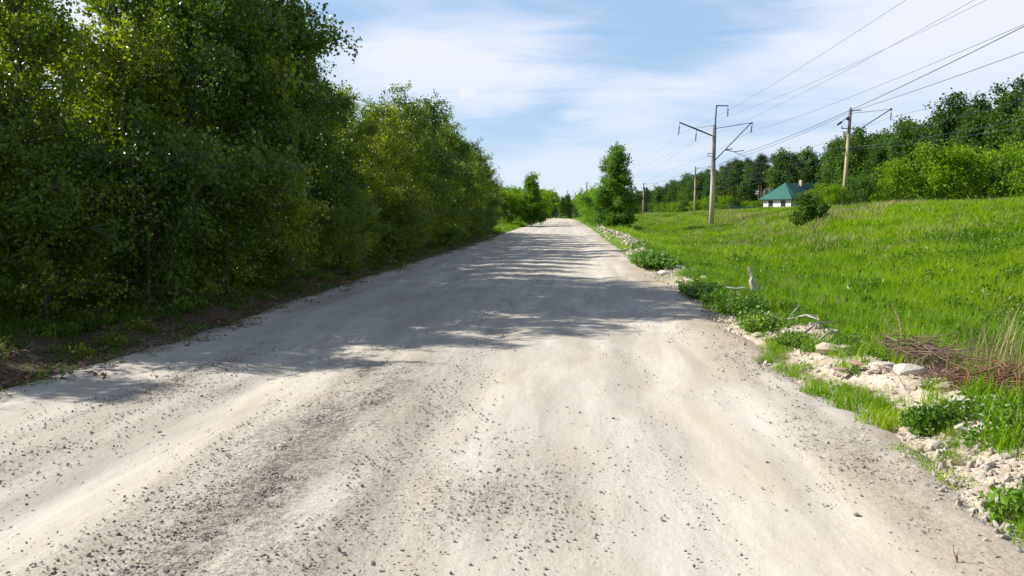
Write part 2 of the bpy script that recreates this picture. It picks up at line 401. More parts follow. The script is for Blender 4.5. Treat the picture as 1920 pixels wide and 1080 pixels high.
def gravel(X, Y):
    X = np.asarray(X, float); Y = np.asarray(Y, float)
    n = np.clip(0.5 + 2.2 * fbm(X * 2.2, Y * 0.7, 81), 0, 1.3)
    wob = 0.5 * fbm(Y * 0.25, 2.2, 83)
    g = 1.1 * np.exp(-((X + 1.82 - wob) / 0.60) ** 2) * sstep(10.5, 6.5, Y)
    g = g + 0.75 * np.exp(-((X + 3.65 - wob) / 0.42) ** 2) * sstep(12, 7, Y)
    g = g + 0.60 * np.exp(-((X + 0.42) / 0.28) ** 2 - ((Y - 4.4) / 0.7) ** 2)
    g = g + 0.14 * np.exp(-((X + 0.1) / 0.3) ** 2) * sstep(8, 5, Y)
    g = g + 0.60 * np.exp(-((X - 1.95) / 0.30) ** 2) * sstep(11, 7, Y)
    g = g + 0.14 * sstep(0.55, 0.8, vnoise(X * 1.6, Y * 0.25, 87))
    return np.clip(g * n, 0, 1)
rys = steps(-28, 330, lambda y: max(0.05, 0.011 * abs(y)) if y > 1 else 1.0)
u = np.linspace(0, 1, 150)
RU, RY = np.meshgrid(u, rys)
RXL = x_left(RY) - 0.15; RXR = x_right(RY) + 0.15 + 0.12 * fbm(RY * 4, 2.2, 97)
RX = RXL + (RXR - RXL) * RU
RZ = terrain(RX, RY) + 0.012 + 0.02 * gravel(RX, RY) * (vnoise(RX * 9, RY * 9, 91) - 0.4) + 0.022 * fbm(RX * 1.6, RY * 0.35, 93) + 0.010 * fbm(RX * 7, RY * 4, 94, 3)
for c_, w_, d_ in ((-2.85, .28, .030), (-0.95, .26, .022), (0.85, .30, .022), (1.45, .12, .012), (-4.3, .2, .02)):
    RZ = RZ - d_ * np.exp(-((RX - c_ - .35 * fbm(RY * .2, c_, 101)) / w_) ** 2) * (.5 + vnoise(RX * 3, RY * .7, 103))
RZ = RZ - 0.05 * (sstep(0.05, 0.0, RU) + sstep(0.95, 1.0, RU)) + 0.03 * fbm(RX * 5, RY * 5, 99) * sstep(0.86, 0.95, RU)
rm = grid_mesh('road', RX, RY, RZ, M['road'])
fattr(rm, 'gravel', gravel(RX, RY))
fattr(rm, 'edge', np.clip(sstep(0.80, 1.0, RU) * (0.25 + 1.6 * (vnoise(RX * 1.5, RY * 0.6, 95) - 0.35)) + 0.8 * sstep(0.07, 0.0, RU), 0, 0.8))
tag(link('road', rm), kind='structure')

# ------------------------------------------------------------------ leaf / tree builders
def leaves(cent, size, g, hang=0.4, aspect=0.88, fold=0.16):
    """one small folded leaf per centre"""
    n = len(cent)
    d = g.normal(size=(n, 3)); d[:, 2] -= hang; d /= np.linalg.norm(d, axis=1)[:, None]
    r = g.normal(size=(n, 3)); s = np.cross(d, r); s /= np.linalg.norm(s, axis=1)[:, None] + 1e-9
    nn = np.cross(d, s)
    L = (size * g.uniform(0.65, 1.3, n))[:, None]
    W = L * aspect * 0.5
    a = cent; b = cent + d * L * 0.45 + s * W + nn * L * fold; c = cent + d * L; e = cent + d * L * 0.45 - s * W + nn * L * fold
    v = np.stack([a, b, c, e], 1).reshape(-1, 3)
    f = np.arange(n * 4).reshape(n, 4)
    return v, f
def prof_birch(t): return np.sin(np.clip(t, 0, 1) ** 0.58 * math.pi) ** 0.8 * (1 - 0.35 * t) + 0.09
def prof_cone(t): return (1 - t) ** 0.85 * min(1.0, 0.6 + 2.0 * t) * 1.05 + 0.07
def prof_low(t): return (1 - t) ** 0.6 * 0.95 + 0.12
def prof_round(t): return np.sqrt(np.clip(1 - (2 * t - 1) ** 2, 0, 1)) + 0.08

def make_tree(seed, H, cr, base, nb, n_twig, per, lsize, tr, prof=prof_birch, up=(0.5, 1.1), hang=0.4, trunk_sides=7,
              twig_len=0.4, lean=0.05, spread=0.11, bark='bark', leafm='leaf', limb_sides=4, twigs=True, top_f=1.0, name='tree'):
    g = np.random.default_rng(seed)
    tb = MB()
    # trunk
    k = 9
    hs = np.linspace(0, H * 0.97, k)
    off = np.cumsum(g.normal(0, lean * H / k, (k, 2)), axis=0) * 0.8; off[0] = 0
    off += np.outer(hs / H, g.normal(0, lean * 0.5 * H, 2))
    tp = np.column_stack([off, hs]); tp[0, 2] = -0.15
    tb.tube(tp, tr * (1 - hs / H) ** 0.8 + tr * 0.08, trunk_sides)
    def at(h): return np.array([np.interp(h, hs, tp[:, 0]), np.interp(h, hs, tp[:, 1]), h])
    P0 = []; br = []
    for i in range(nb):
        t = (i + g.uniform(0, 0.9)) / nb
        h = base * H + t * (0.96 - base) * H
        az = i * 2.39996 + g.uniform(-0.5, 0.5)
        L = cr * float(prof(t)) * g.uniform(0.75, 1.2)
        el = g.uniform(*up) * (0.75 + 0.5 * t)
        d = np.array([math.cos(az) * math.cos(el), math.sin(az) * math.cos(el), math.sin(el)])
        L = L / max(0.35, math.cos(el)) if t < 0.9 else L * 1.1
        if H > 5: L = min(L, (H * 0.99 - h) / max(0.3, math.sin(el)) * 0.95 + 0.12)
        p = at(h); pts = [p]
        q = p
        for sgm in range(4):
            d = d + np.array([g.normal(0, 0.13), g.normal(0, 0.13), -hang * 0.16 * (sgm + 1) * 0.6]); d /= np.linalg.norm(d)
            q = q + d * L / 4; pts.append(q)
        pts = np.array(pts)
        pts[:, 2] = np.minimum(pts[:, 2], H * 1.01)
        br.append((pts, L, t))
        r0 = min(tr * 0.42, 0.010 + 0.018 * L)
        tb.tube(pts, np.linspace(r0, r0 * 0.2, 5), limb_sides, cap=False)
    wgt = np.array([b[1] ** 1.25 for b in br]); wgt /= wgt.sum()
    ch = g.choice(nb, n_twig, p=wgt)
    cs = []
    for c in ch:
        pts, L, t = br[c]
        uu = g.uniform(0.12, 1.0) ** 0.75 * 3.999; i = int(uu); fr = uu - i
        p = pts[i] * (1 - fr) + pts[i + 1] * fr
        dd = g.normal(size=3); dd[2] = dd[2] * 0.6 + 0.15 - hang * 0.5; dd /= np.linalg.norm(dd)
        q = p + dd * twig_len * g.uniform(0.5, 1.4); q2 = q + np.array([dd[0] * 0.5, dd[1] * 0.5, dd[2] * 0.4 - hang * 0.7]) * twig_len * 0.6
        q2[2] = max(q2[2], 0.05); q[2] = max(q[2], 0.08)
        if twigs: tb.tube([p, q, q2], [0.006, 0.004, 0.002], 3, cap=False)
        m = int(per * g.uniform(0.5, 1.5))
        w_ = g.uniform(0.1, 2, m)
        seg = np.where(w_[:, None] < 1, p + (q - p) * w_[:, None], q + (q2 - q) * (w_[:, None] - 1))
        cs.append(seg + g.normal(0, spread, (m, 3)))
    # leader shoots
    m = int(per * 1.5); tt = g.uniform(0.8, 1.02, m) * H
    cs.append(np.array([at(min(h, H * 0.97)) for h in tt]) + g.normal(0, spread * 0.7, (m, 3)) + np.array([0, 0, 0.02 * H]) * g.uniform(0, 1, (m, 1)))
    cen = np.concatenate(cs)
    cen = cen[cen[:, 2] > 0.05]
    v, f = leaves(cen, lsize, g, hang)
    tm = tb.mesh(name + '_trunk', M[bark], True)
    cm = raw_mesh(name + '_crown', v, f, M[leafm])
    return tm, cm
ROOTS = []
def plant_tree(kind, meshes, x, y, sc=1.0, rz=None, label=None, cat='tree', group=None, szz=1.0, tilt=(0, 0), crown_mat=None, z=None):
    root = link(kind, None, loc=(x, y, tz(x, y) if z is None else z), rot=(tilt[0], tilt[1], random.uniform(0, 6.28) if rz is None else rz), sc=(sc, sc, sc * szz))
    link('trunk', meshes[0], root); link('crown', meshes[1], root)
    tag(root, label, cat, group)
    return root

# ---- left roadside row
LB = [make_tree(100 + i, 7.0, 1.6, 0.04, 50, 600, 36, 0.082, 0.065, prof=(prof_low if i in (1, 4) else (prof_cone if i in (0, 3, 5) else prof_birch)), up=(0.45, 1.05), twig_len=0.42, spread=0.085, name='young_birch',
                leafm=['leaf', 'leaf', 'leaf_dark', 'leaf', 'leaf_dark', 'leaf'][i]) for i in range(6)]
LT = make_tree(150, 7.6, 1.6, 0.30, 40, 560, 36, 0.083, 0.085, up=(0.4, 1.0), bark='bark_dark', leafm='leaf_dark', name='trunk_tree')   # visible trunk
GROUP_L = 'young trees of the left roadside thicket'
row = [  # x, y, height, variant
    (-9.4, 6.2, 3.2, 1), (-9.0, 7.6, 4.0, 4),
    (-8.2, 9.2, 4.6, 0), (-7.5, 10.9, 5.0, 1), (-7.3, 12.4, 5.9, 3), (-7.0, 13.9, 7.0, 2), (-6.9, 15.3, 7.4, 5),
    (-7.0, 18.2, 7.7, 2), (-7.2, 19.8, 6.7, 4), (-7.1, 21.6, 5.9, 2), (-6.9, 23.5, 5.5, 0), (-6.9, 25.4, 5.4, 1), (-6.8, 27.3, 5.5, 3),
    (-6.7, 29.5, 5.7, 0), (-6.6, 31.6, 6.6, 5), (-6.7, 34.0, 6.2, 2), (-6.6, 36.3, 6.6, 4), (-6.7, 38.8, 5.7, 0), (-6.5, 41.5, 6.4, 3),
    (-6.6, 44.3, 6.9, 2), (-6.5, 47.2, 7.0, 5), (-6.6, 50.3, 6.2, 0), (-6.4, 53.6, 6.6, 3), (-6.5, 57.0, 6.3, 3), (-6.4, 60.8, 6.5, 0), (-6.4, 64.8, 5.6, 0)]
lab_row = {
    -2: 'small bushy tree just outside the left picture edge, nearest of the thicket', -1: 'bushy young tree just outside the left picture edge, second nearest',
    0: 'small pale-leaved young tree at the left picture edge, first of the roadside thicket',
    1: 'low bushy young tree near the left picture edge, second in the roadside row',
    2: 'thin young tree third in the left roadside row, just behind the low bushy one',
    3: 'tall dark leafy tree fourth in the left roadside row, shading the bend of the verge',
    4: 'tall yellow-green leafy tree just nearer than the dark bare trunk on the left',
    5: 'tall dark tree just beyond the bare dark trunk on the left roadside',
    6: 'dense dark tree second beyond the bare trunk, its crown cut by the picture top',
    7: 'dark tree whose rounded shoulder of leaves stands against the sky top left',
    8: 'lower light-green tree behind the dark rounded one in the left row',
    9: 'short bushy tree with yellowish leaves, low point of the left treeline',
    22: 'next to last slender tree at the far end of the left roadside row',
    23: 'last and lowest tree at the far end of the left roadside row, beside the clearing'}
for i, (x, y, h, k) in enumerate(row):
    plant_tree('roadside_tree', LB[k], x, y, h / 7.0, label=lab_row.get(i - 2, 'slender young left-row tree, %s counted back from the far end of the row' % ['third', 'fourth', 'fifth', 'sixth', 'seventh', 'eighth', 'ninth', 'tenth', 'eleventh', 'twelfth', 'thirteenth', 'fourteenth'][max(0, min(11, 23 - i))]), group=GROUP_L,
               szz=1.0, tilt=(random.uniform(-.05, .05), random.uniform(-.02, .07)))
plant_tree('roadside_tree', LT, -6.45, 16.6, 1.0, label='tree with a dark bare lower trunk standing at the left road edge', group=GROUP_L)
g2 = np.random.default_rng(5)
for (xx, st, y0, hh) in ((-9.8, 3.3, 10.5, 6.9), (-13.8, 5.0, 13, 7.6), (-20, 6.5, 20, 8.2), (-29, 3.6, 12, 9.6), (-34, 5, 22, 10.5)):
    y = y0
    while y < 70:
        k = int(g2.integers(0, 6)); h = hh * g2.uniform(0.88, 1.1) * (0.80 if 19 < y < 31 else 1) * (0.72 if y < 12.5 else 1) * (0.86 if y > 31 else 1)
        plant_tree('thicket_tree', LB[k], xx + g2.uniform(-.7, .7), y + g2.uniform(-.6, .6), h / 7.0,
                   label='young tree deeper in the left thicket, half hidden behind the roadside row', group='trees deeper in the left thicket')
        y += st
# undergrowth at their feet
US = [make_tree(170 + i, 1.7, 0.95, 0.03, 30, 300, 30, 0.055, 0.02, prof=prof_round, up=(0.3, 1.2), twig_len=0.25, lean=0.03, spread=0.08, name='shrub',
                leafm=['leaf', 'leaf', 'leaf_dark'][i]) for i in range(3)]
y = 9.3; i = 0
while y < 68:
    x = -6.05 - abs(g2.normal(0, .45)) - (0.8 if y < 10.5 else 0)
    plant_tree('undergrowth_shrub', US[int(g2.integers(0, 3))], x, y, g2.uniform(0.6, 1.35),
               label='low leafy shrub at the foot of the left roadside trees', cat='shrub', group='shrubs at the foot of the left trees')
    y += g2.uniform(0.7, 1.5) * (1 + y / 60)

# ---- birches by the road further on
RB = make_tree(203, 9.3, 2.5, 0.02, 90, 1600, 22, 0.14, 0.09, prof=lambda t: (1 - t) ** 0.75 * min(1, .7 + 1.5 * t) + .03, up=(0.5, 0.85), lean=0.02, hang=0.3, twig_len=0.42, spread=0.13, bark='birch_bark', leafm='leaf_lit', name='road_birch')
RB2 = make_tree(202, 7.6, 2.2, 0.03, 56, 900, 20, 0.17, 0.08, prof=lambda t: (1 - t) ** 0.9 + .05, up=(0.5, 0.9), lean=0.02, hang=0.3, twig_len=0.4, spread=0.14, bark='birch_bark', leafm='leaf_lit', name='road_birch')
plant_tree('birch_tree', RB, 5.15, 83, 1.0, label='tall leafy birch standing alone right of the road by the rubble heap')
plant_tree('birch_tree', RB2, -4.7, 112, 1.0, label='pointed birch left of the far road beyond the clearing')
FS = [make_tree(210 + i, 4.0, 2.1, 0.03, 34, 340, 18, 0.19, 0.04, prof=prof_round, up=(0.3, 1.2), twig_len=0.45, lean=0.04, spread=0.2, leafm='leaf_bush' if i else 'leaf_lit', twigs=False, name='bush') for i in range(3)]
for n_, (x, y, s) in enumerate(((3.6, 97, 0.8), (4.6, 108, 1.15), (4.8, 122, 1.1), (5.4, 140, 1.1), (4.9, 152, 1.0), (6.4, 165, 1.2), (5.4, 185, 1.0), (6.2, 205, 1.1))):
    plant_tree('roadside_bush', FS[n_ % 3], x, y, s, label=('yellow-green bush right of the far road, just left of the tall birch' if n_ < 1 else 'yellow-green bush in the row along the right side of the far road'),
               cat='bush', group='bushes on the right of the far road')
for n_, (x, y, s) in enumerate(((-9.2, 106, 1.0), (-7.4, 108, 0.95), (-6.2, 114, 1.0), (-10.5, 112, 1.2), (-5.6, 126, 1.2), (-5.0, 140, 1.3), (-12.5, 104, 1.1), (-5.2, 168, 1.4))):
    plant_tree('clearing_bush', FS[(n_ + 1) % 3], x, y, s, label=('bright green bush closest to the left clearing, against the last roadside tree' if n_ == 0 else 'bright green bush behind the clearing left of the far road'),
               cat='bush', group='bushes behind the left clearing')

# ---- far wood and right-hand forest
FB = [make_tree(300 + i, 15.5, 2.8, 0.14, 54, 380, 16, 0.36, 0.15, prof=prof_birch, up=(0.5, 1.1), hang=0.25, twig_len=0.9, lean=0.025, spread=0.34,
                bark='birch_bark', leafm='leaf_forest', twigs=False, trunk_sides=6, limb_sides=3, name='forest_birch') for i in range(5)]
def make_pine(seed, H):
    g = np.random.default_rng(seed); tb = MB(); k = 8
    hs = np.linspace(-0.2, H * 0.96, k); off = np.cumsum(g.normal(0, 0.12, (k, 2)), axis=0); off[0] = 0
    tp = np.column_stack([off, hs]); tb.tube(tp, np.linspace(0.2, 0.05, k), 6)
    cs = []
    for i in range(26):
        t = g.uniform(0, 1); h = H * (0.56 + 0.42 * t); az = g.uniform(0, 6.28); L = 2.3 * math.sqrt(max(0.1, 1 - (1.5 * t - 0.35) ** 2)) * g.uniform(.6, 1.15)
        p = np.array([np.interp(h, hs, tp[:, 0]), np.interp(h, hs, tp[:, 1]), h]); d = np.array([math.cos(az), math.sin(az), g.uniform(0.1, 0.5)])
        q = p + d * L; m_ = (p + q) / 2 + np.array([0, 0, 0.1]); tb.tube([p, m_, q], [0.05, 0.035, 0.015], 3, cap=False)
        for c in range(5):
            cc = p + (q - p) * g.uniform(0.45, 1.05) + g.normal(0, 0.25, 3)
            cs.append(cc + g.normal(0, 1, (46, 3)) * np.array([0.38, 0.38, 0.17]))
    v, f = leaves(np.concatenate(cs), 0.30, g, -0.3, 0.35)
    return tb.mesh('pine_trunk', M['pine_bark'], True), raw_mesh('pine_crown', v, f, M['needle'])
PN = [make_pine(320 + i, 15.5) for i in range(3)]
def make_spruce(seed, H, R_, n=46):
    g = np.random.default_rng(seed); tb = MB(); tb.tube([(0, 0, -.2), (0, 0, H * .97)], [0.02 * H, 0.01], 5); cs = []
    for i in range(n):
        t = (i + .5) / n; h = H * (0.05 + 0.93 * t); az = i * 2.4; L = R_ * (1 - t) ** 0.8 * g.uniform(.75, 1.15) + .08
        p = np.array([0, 0, h]); q = p + np.array([math.cos(az) * L, math.sin(az) * L, -0.12 * L]); tb.tube([p, q], [0.02, 0.008], 3, cap=False)
        m_ = int(26 + 60 * L / R_); uu = g.uniform(0.1, 1.05, (m_, 1)); cs.append(p + (q - p) * uu + g.normal(0, 1, (m_, 3)) * np.array([.11, .11, .05]) * R_ * .5 )
    v, f = leaves(np.concatenate(cs), 0.11 * R_ + 0.06, g, 0.1, 0.35)
    return tb.mesh('spruce_trunk', M['bark_dark'], True), raw_mesh('spruce_crown', v, f, M['needle'])
SP = [make_spruce(340 + i, 12, 2.2, 60) for i in range(2)]
g3 = np.random.default_rng(11)
def front(Y): return np.interp(Y, [60, 95, 180, 300, 430], [58, 53, 48, 43, 34])
nf = 0
for rowi, (dx, st) in enumerate(((0, 4.4), (4.5, 4.2), (9.5, 5.0), (15.5, 6.5))):
    y = 72.0
    while y < 430:
        x = front(y) + dx + g3.uniform(-1.2, 1.2) + 1.5 * math.sin(y * .11); yy = y + g3.uniform(-1.2, 1.2)
        pine = 185 < yy < 262 and g3.random() < 0.72 or g3.random() < 0.08
        h = g3.uniform(0.74, 1.0)
        if yy > 330: h *= 0.85
        if (abs(x - 49) < 8.5 and abs(yy - 173) < 9.5) or (.215 < x / yy < .315 and 120 < yy < 180): y += 2.0; continue
        if pine:
            plant_tree('pine_tree', PN[int(g3.integers(0, 3))], x, yy, h, label='dark-crowned pine with a reddish-brown trunk among the leafy trees of the right-hand forest', group='pines of the right-hand forest')
        else:
            seg = 'above the bright bushes at the right' if yy < 118 else ('just right of the leaning mast' if yy < 150 else ('right above the green-roofed house' if yy < 190 else ('left of the house, behind the pines' if yy < 270 else 'in the low far end left of the hooked mast')))
            plant_tree('forest_tree', FB[int(g3.integers(0, 5))], x, yy, h, label=('front-row leafy forest tree ' if rowi == 0 else ('second-row leafy forest tree ' if rowi == 1 else 'leafy tree deep in the forest ')) + seg,
                       group='leafy trees of the right-hand forest' )
        nf += 1
        y += st * (1 + max(0, y - 200) / 260)
plant_tree('forest_tree', FB[2], 66.0, 112, 1.22, label='dark treetop standing up above the forest line at the upper right')
# trees closing the view beyond the road
y = 0
for i in range(64):
    x = -62 + i * 1.95 + g3.uniform(-1, 1); yy = 305 + g3.uniform(0, 70) + abs(x) * 0.1
    if -16 < x < 2 and yy < 322: yy = 330
    if i % 3 == 0:
        plant_tree('far_spruce', SP[i % 2], x, yy, g3.uniform(.62, .98), label='dark spruce in the low wood closing the view beyond the road', group='spruces beyond the road')
    else:
        plant_tree('far_tree', FB[i % 5], x, yy, g3.uniform(.42, .66), label='leafy tree in the low wood closing the view beyond the road', group='leafy trees beyond the road')
for i in range(26):
    x = -17 + i * 1.25 + g3.uniform(-.5, .5); yy = 332 + g3.uniform(0, 40)
    plant_tree('far_tree' if i % 3 else 'far_spruce', FB[i % 5] if i % 3 else SP[i % 2], x, yy, g3.uniform(.45, .7), label='slim dark tree of the low wood right at the end of the road', group='trees at the end of the road')
for (x, yy, s) in ((33, 330, 0.95), (40, 345, 1.05), (29, 300, 0.9)):
    plant_tree('far_spruce', SP[0], x, yy, s, label='dark spruce standing beside the far railway masts', group='spruces by the far masts')
# scrub on the far side of the railway
SCR = [make_tree(360 + i, 5.2, 2.4, 0.02, 30, 210, 14, 0.24, 0.05, prof=prof_round, up=(0.3, 1.2), twig_len=0.6, lean=0.04, spread=0.27, twigs=False, leafm=['leaf_bush', 'leaf_forest', 'leaf_bush'][i], limb_sides=3, name='scrub') for i in range(3)]
for (x, y, s, k, lb) in ((34.0, 86, 0.95, 0, 'bright yellow-green bush just right of the leaning mast'), (37.5, 84, 1.22, 2, 'largest bright yellow-green bush before the forest'),
                         (41.0, 86, 1.18, 0, 'bright green bush right of the largest one, before the forest'), (43.5, 82, 0.95, 1, 'dark green bush between two bright ones before the forest'),
                         (42.5, 76, 1.05, 2, 'rightmost big bright green bush near the right picture edge'), (47.5, 80, 1.2, 0, 'bright green bush cut by the right picture edge'),
                         (46, 88, 1.25, 2, 'bright bush behind the dark green one before the forest')):
    plant_tree('willow_bush', SCR[k], x, y, s, label=lb, cat='bush')
for i in range(56):
    y = 92 + i * 5.4; x = front(y) - g3.uniform(2.5, 8) - (3 if y > 200 else 0)
    if 140 < y < 186: continue
    plant_tree('scrub_bush', SCR[i % 3], x, y, g3.uniform(0.55, 1.0), label='green scrub bush between the railway and the forest', cat='bush', group='scrub along the forest foot')
for i in range(70):
    y = 74 + i * 3.1 + g3.uniform(-1, 1); x = front(y) + g3.uniform(3, 15)
    if (abs(x - 49) < 8.5 and abs(y - 173) < 9.5) or (.215 < x / y < .315 and 120 < y < 180): continue
    plant_tree('forest_shrub', SCR[1], x, y, g3.uniform(0.7, 1.15), label='shrub in the shade between the forest trunks', cat='bush', group='undergrowth inside the forest')
for (x, y, s) in ((43.5, 148, .42), (45.8, 150, .5), (48.2, 152, .55)):
    plant_tree('scrub_bush', SCR[1], x, y, s, label='dark green bush hiding the right half of the white house wall', cat='bush', group='bushes before the house')
for (x, y, s, k) in ((30.5, 85, .62, 1), (29, 88, .5, 2), (31.5, 92, .7, 1), (27.5, 92, .45, 0)):
    plant_tree('mast_bush', SCR[k], x, y, s, label='low green bush around the foot of the leaning mast', cat='bush', group='bushes at the foot of the leaning mast')
sp = make_tree(350, 2.3, 1.15, 0.05, 34, 330, 22, 0.13, 0.05, prof=prof_low, up=(0.0, 0.9), hang=-0.3, twig_len=0.3, spread=0.07, bark='bark_dark', leafm='leaf_forest', name='small_pine')
plant_tree('small_pine', sp, 17.2, 58, 1.0, label='small dark bushy pine alone in the meadow below the house', cat='tree')

# ------------------------------------------------------------------ house
wall_m = simple('white_wall_paint', (0.78, 0.76, 0.72), (0.68, 0.66, 0.62), 2, 0.8, 0.1)
roof_m = simple('green_sheet_roof', (0.018, 0.095, 0.082), (0.03, 0.125, 0.105), 1.5, 0.45, 0.1)
glass_m = simple('window_glass', (0.03, 0.035, 0.045), (0.05, 0.055, 0.065), 2, 0.1, 0.0)
fence_m = simple('green_fence_paint', (0.05, 0.20, 0.17), (0.07, 0.24, 0.20), 2, 0.5, 0.1)
def build_house():
    hx, hy = 48.6, 173.0
    root = tag(link('house', None, loc=(hx, hy, 2.35), rot=(0, 0, R(-50))), 'white house with a green sheet-metal roof at the forest edge', 'house')
    W, D, Hh = 6.6, 13.5, 2.45            # short white end faces the road, long side runs away
    m = MB(); m.box((0, 0, Hh / 2 - .5), (W, D, Hh + 1.0)); wo_ = m.obj('wall', wall_m, root)
    # hipped roof with eaves
    e = 0.7; zt = Hh + 3.3
    a = [(-W/2-e, -D/2-e, Hh), (W/2+e, -D/2-e, Hh), (W/2+e, D/2+e, Hh), (-W/2-e, D/2+e, Hh)]
    r1 = (0, -D/2 + 2.6, zt); r2 = (0, D/2 + e, zt + .25)
    m = MB()
    m.add([a[0], a[1], r1], [(0, 1, 2)]); m.add([a[1], a[2], r2, r1], [(0, 1, 2, 3)]); m.add([a[2], a[3], r2], [(0, 1, 2)]); m.add([a[3], a[0], r1, r2], [(0, 1, 2, 3)])
    m.box((0, 0, Hh - 0.06), (W + 2 * e, D + 2 * e, 0.12))
    ro = m.obj('roof', roof_m, root)
    m = MB()
    for k in range(15):                      # standing seams
        yk = -D/2 + 0.3 + k * 0.88
        for sgn in (-1, 1):
            top = (0.0, max(yk, -D/2 + 2.6), zt)
            m.tube([(sgn * (W/2+e), yk, Hh + .03), (top[0], top[1], top[2] + .03)], 0.035, 4)
    m.obj('seam', roof_m, ro)
    m = MB(); m.box((0.6, 0.5, zt - 0.1), (0.55, 0.55, 1.6)); m.obj('chimney', M['stone'], ro)
    for side in range(2):
        for k in range(2 if side == 0 else 4):
            px, py = ((-1.5 + 3.0 * k, -D/2 - .02) if side == 0 else (W/2 + .02, -4.0 + 2.6 * k))
            fr = MB(); sx, sy = ((1.1, .08) if side == 0 else (.08, 1.1))
            for dz in (-.65, .65): fr.box((px, py, 1.5 + dz), (sx + .1 if side == 0 else .1, .1 if side == 0 else sy + .1, .09))
            fo = fr.obj('window', M['wood_grey'], root)
            pn = MB(); pn.box((px, py, 1.5), (sx * .98 if side == 0 else .05, .05 if side == 0 else sy * .98, 1.2)); pn.obj('pane', glass_m, fo)
build_house()
def build_fence():
    root = tag(link('green_fence', None, loc=(0, 0, 0)), 'low teal-green metal fence in front of the white house', 'fence')
    x0, y0, x1, y1 = 30.5, 152.0, 41.5, 160.0; n = 9
    pts = [(x0 + (x1 - x0) * i / n, y0 + (y1 - y0) * i / n) for i in range(n + 1)]
    ang = math.atan2(y1 - y0, x1 - x0); L = math.hypot(x1 - x0, y1 - y0) / n
    pm = MB(); pm.box((0, 0, .75), (.08, .08, 1.7)); pmesh = pm.mesh('post', fence_m)
    sm = MB(); sm.box((0, 0, 0), (L - .1, .04, 1.15))
    for k in range(7): sm.box((-L/2 + .12 + k * (L - .24) / 6, -.03, 0), (.05, .03, 1.13))
    smesh = sm.mesh('panel', fence_m)
    for i, (x, y) in enumerate(pts):
        link('post', pmesh, root, loc=(x, y, tz(x, y)), rot=(0, 0, ang))
        if i < n:
            mx, my = x + (x1 - x0) / n / 2, y + (y1 - y0) / n / 2
            link('panel', smesh, root, loc=(mx, my, tz(mx, my) + .85), rot=(0, 0, ang))
build_fence()

# ------------------------------------------------------------------ railway masts and wires
def insulator(m, top, length, tiltx=0.0, r=0.10):
    x, y, z = top
    dx = tiltx * length
    m.tube([(x, y, z), (x + dx * .3, y, z - length * .3)], 0.02, 4)
    n = 5
    for k in range(n):
        t0 = .3 + .6 * k / n; t1 = t0 + .6 / n * .55
        m.tube([(x + dx * t0, y, z - length * t0), (x + dx * t1, y, z - length * t1)], [r * .5, r], 8)
    m.tube([(x + dx * .3, y, z - length * .3), (x + dx, y, z - length)], 0.03, 4)
def mast_root(name, x, y, label, rot=0.0):
    return tag(link(name, None, loc=(x, y, tz(x, y) - .05), rot=(0, rot, 0)), label, 'railway mast', None)
# nearest mast, with a feeder crossarm, a top bracket and a contact-wire cantilever
P1 = (15.4, 86.0)
def build_mast1():
    r = mast_root('railway_mast', *P1, 'tall concrete railway mast with arms on both sides and a hooked top', R(0.7))
    Hh = 10.9
    m = MB(); m.tube([(0, 0, -.3), (0, 0, 4), (0, 0, Hh)], [.28, .24, .18], 12); m.obj('pole', M['concrete'], r, True)
    m = MB(); m.tube([(0.02, 0, Hh - .6), (.08, 0, Hh + .9), (.12, 0, Hh + 2.0)], [.08, .075, .07], 6); m.tube([(.06, 0, Hh + 2.0), (1.32, 0, Hh + 1.98)], .06, 6)
    m.tube([(.12, 0, Hh + 1.95), (.5, 0, Hh + 2.0)], .05, 5)
    o = m.obj('top_bracket', M['iron'], r); m = MB(); insulator(m, (1.3, 0, Hh + 1.98), 1.15); m.obj('insulator', M['insul'], o)
    m = MB(); m.tube([(-.1, 0, 9.75), (-3.65, 0, 11.15)], .075, 6); m.tube([(-.1, 0, 10.9), (-1.9, 0, 10.55), (-3.6, 0, 11.15)], .018, 4); m.tube([(-1.9, 0, 10.44), (-1.2, 0, 10.2)], .09, 5)
    o = m.obj('crossarm', M['iron'], r)
    for px, pz in ((-3.62, 11.1), (-1.85, 10.42)):
        m = MB(); insulator(m, (px, 0, pz), 1.3, -.08); m.obj('insulator', M['insul'], o)
    m = MB(); m.tube([(.1, 0, 7.2), (3.75, 0, 11.15)], .055, 6); m.tube([(.1, 0, 10.55), (3.75, 0, 11.15)], .035, 5); m.tube([(3.6, 0, 11.1), (3.9, 0, 11.1)], .08, 5)
    o = m.obj('bracket_arm', M['iron'], r); m = MB(); insulator(m, (3.85, 0, 11.1), 1.05, -.1); m.obj('insulator', M['insul'], o)
    m = MB(); m.tube([(1.15, 0, 8.35), (2.1, 0, 8.15), (3.1, 0, 8.3)], .04, 5); m.tube([(2.0, 0, 8.17), (3.2, 0, 7.7)], .025, 4); m.tube([(1.15, 0, 8.35), (1.9, 0, 8.45)], .05, 5)
    m.obj('registration_arm', M['iron'], r)
    m = MB()
    for z in (7.65, 7.95, 6.55): m.tube([(-.12, -.18, z), (-.62, -.18, z), (-.62, -.18, z - .12)], .03, 4)
    m.tube([(-.62, -.18, 7.6), (-.62, -.18, 8.0)], .03, 4)
    for z in (7.2, 7.95, 9.75, 10.5, 10.8): m.tube([(0, 0, z - .04), (0, 0, z + .04)], .24 - .008 * z + .03, 10)
    m.obj('clamp', M['iron'], r)
build_mast1()
P2 = (29.6, 88.0)
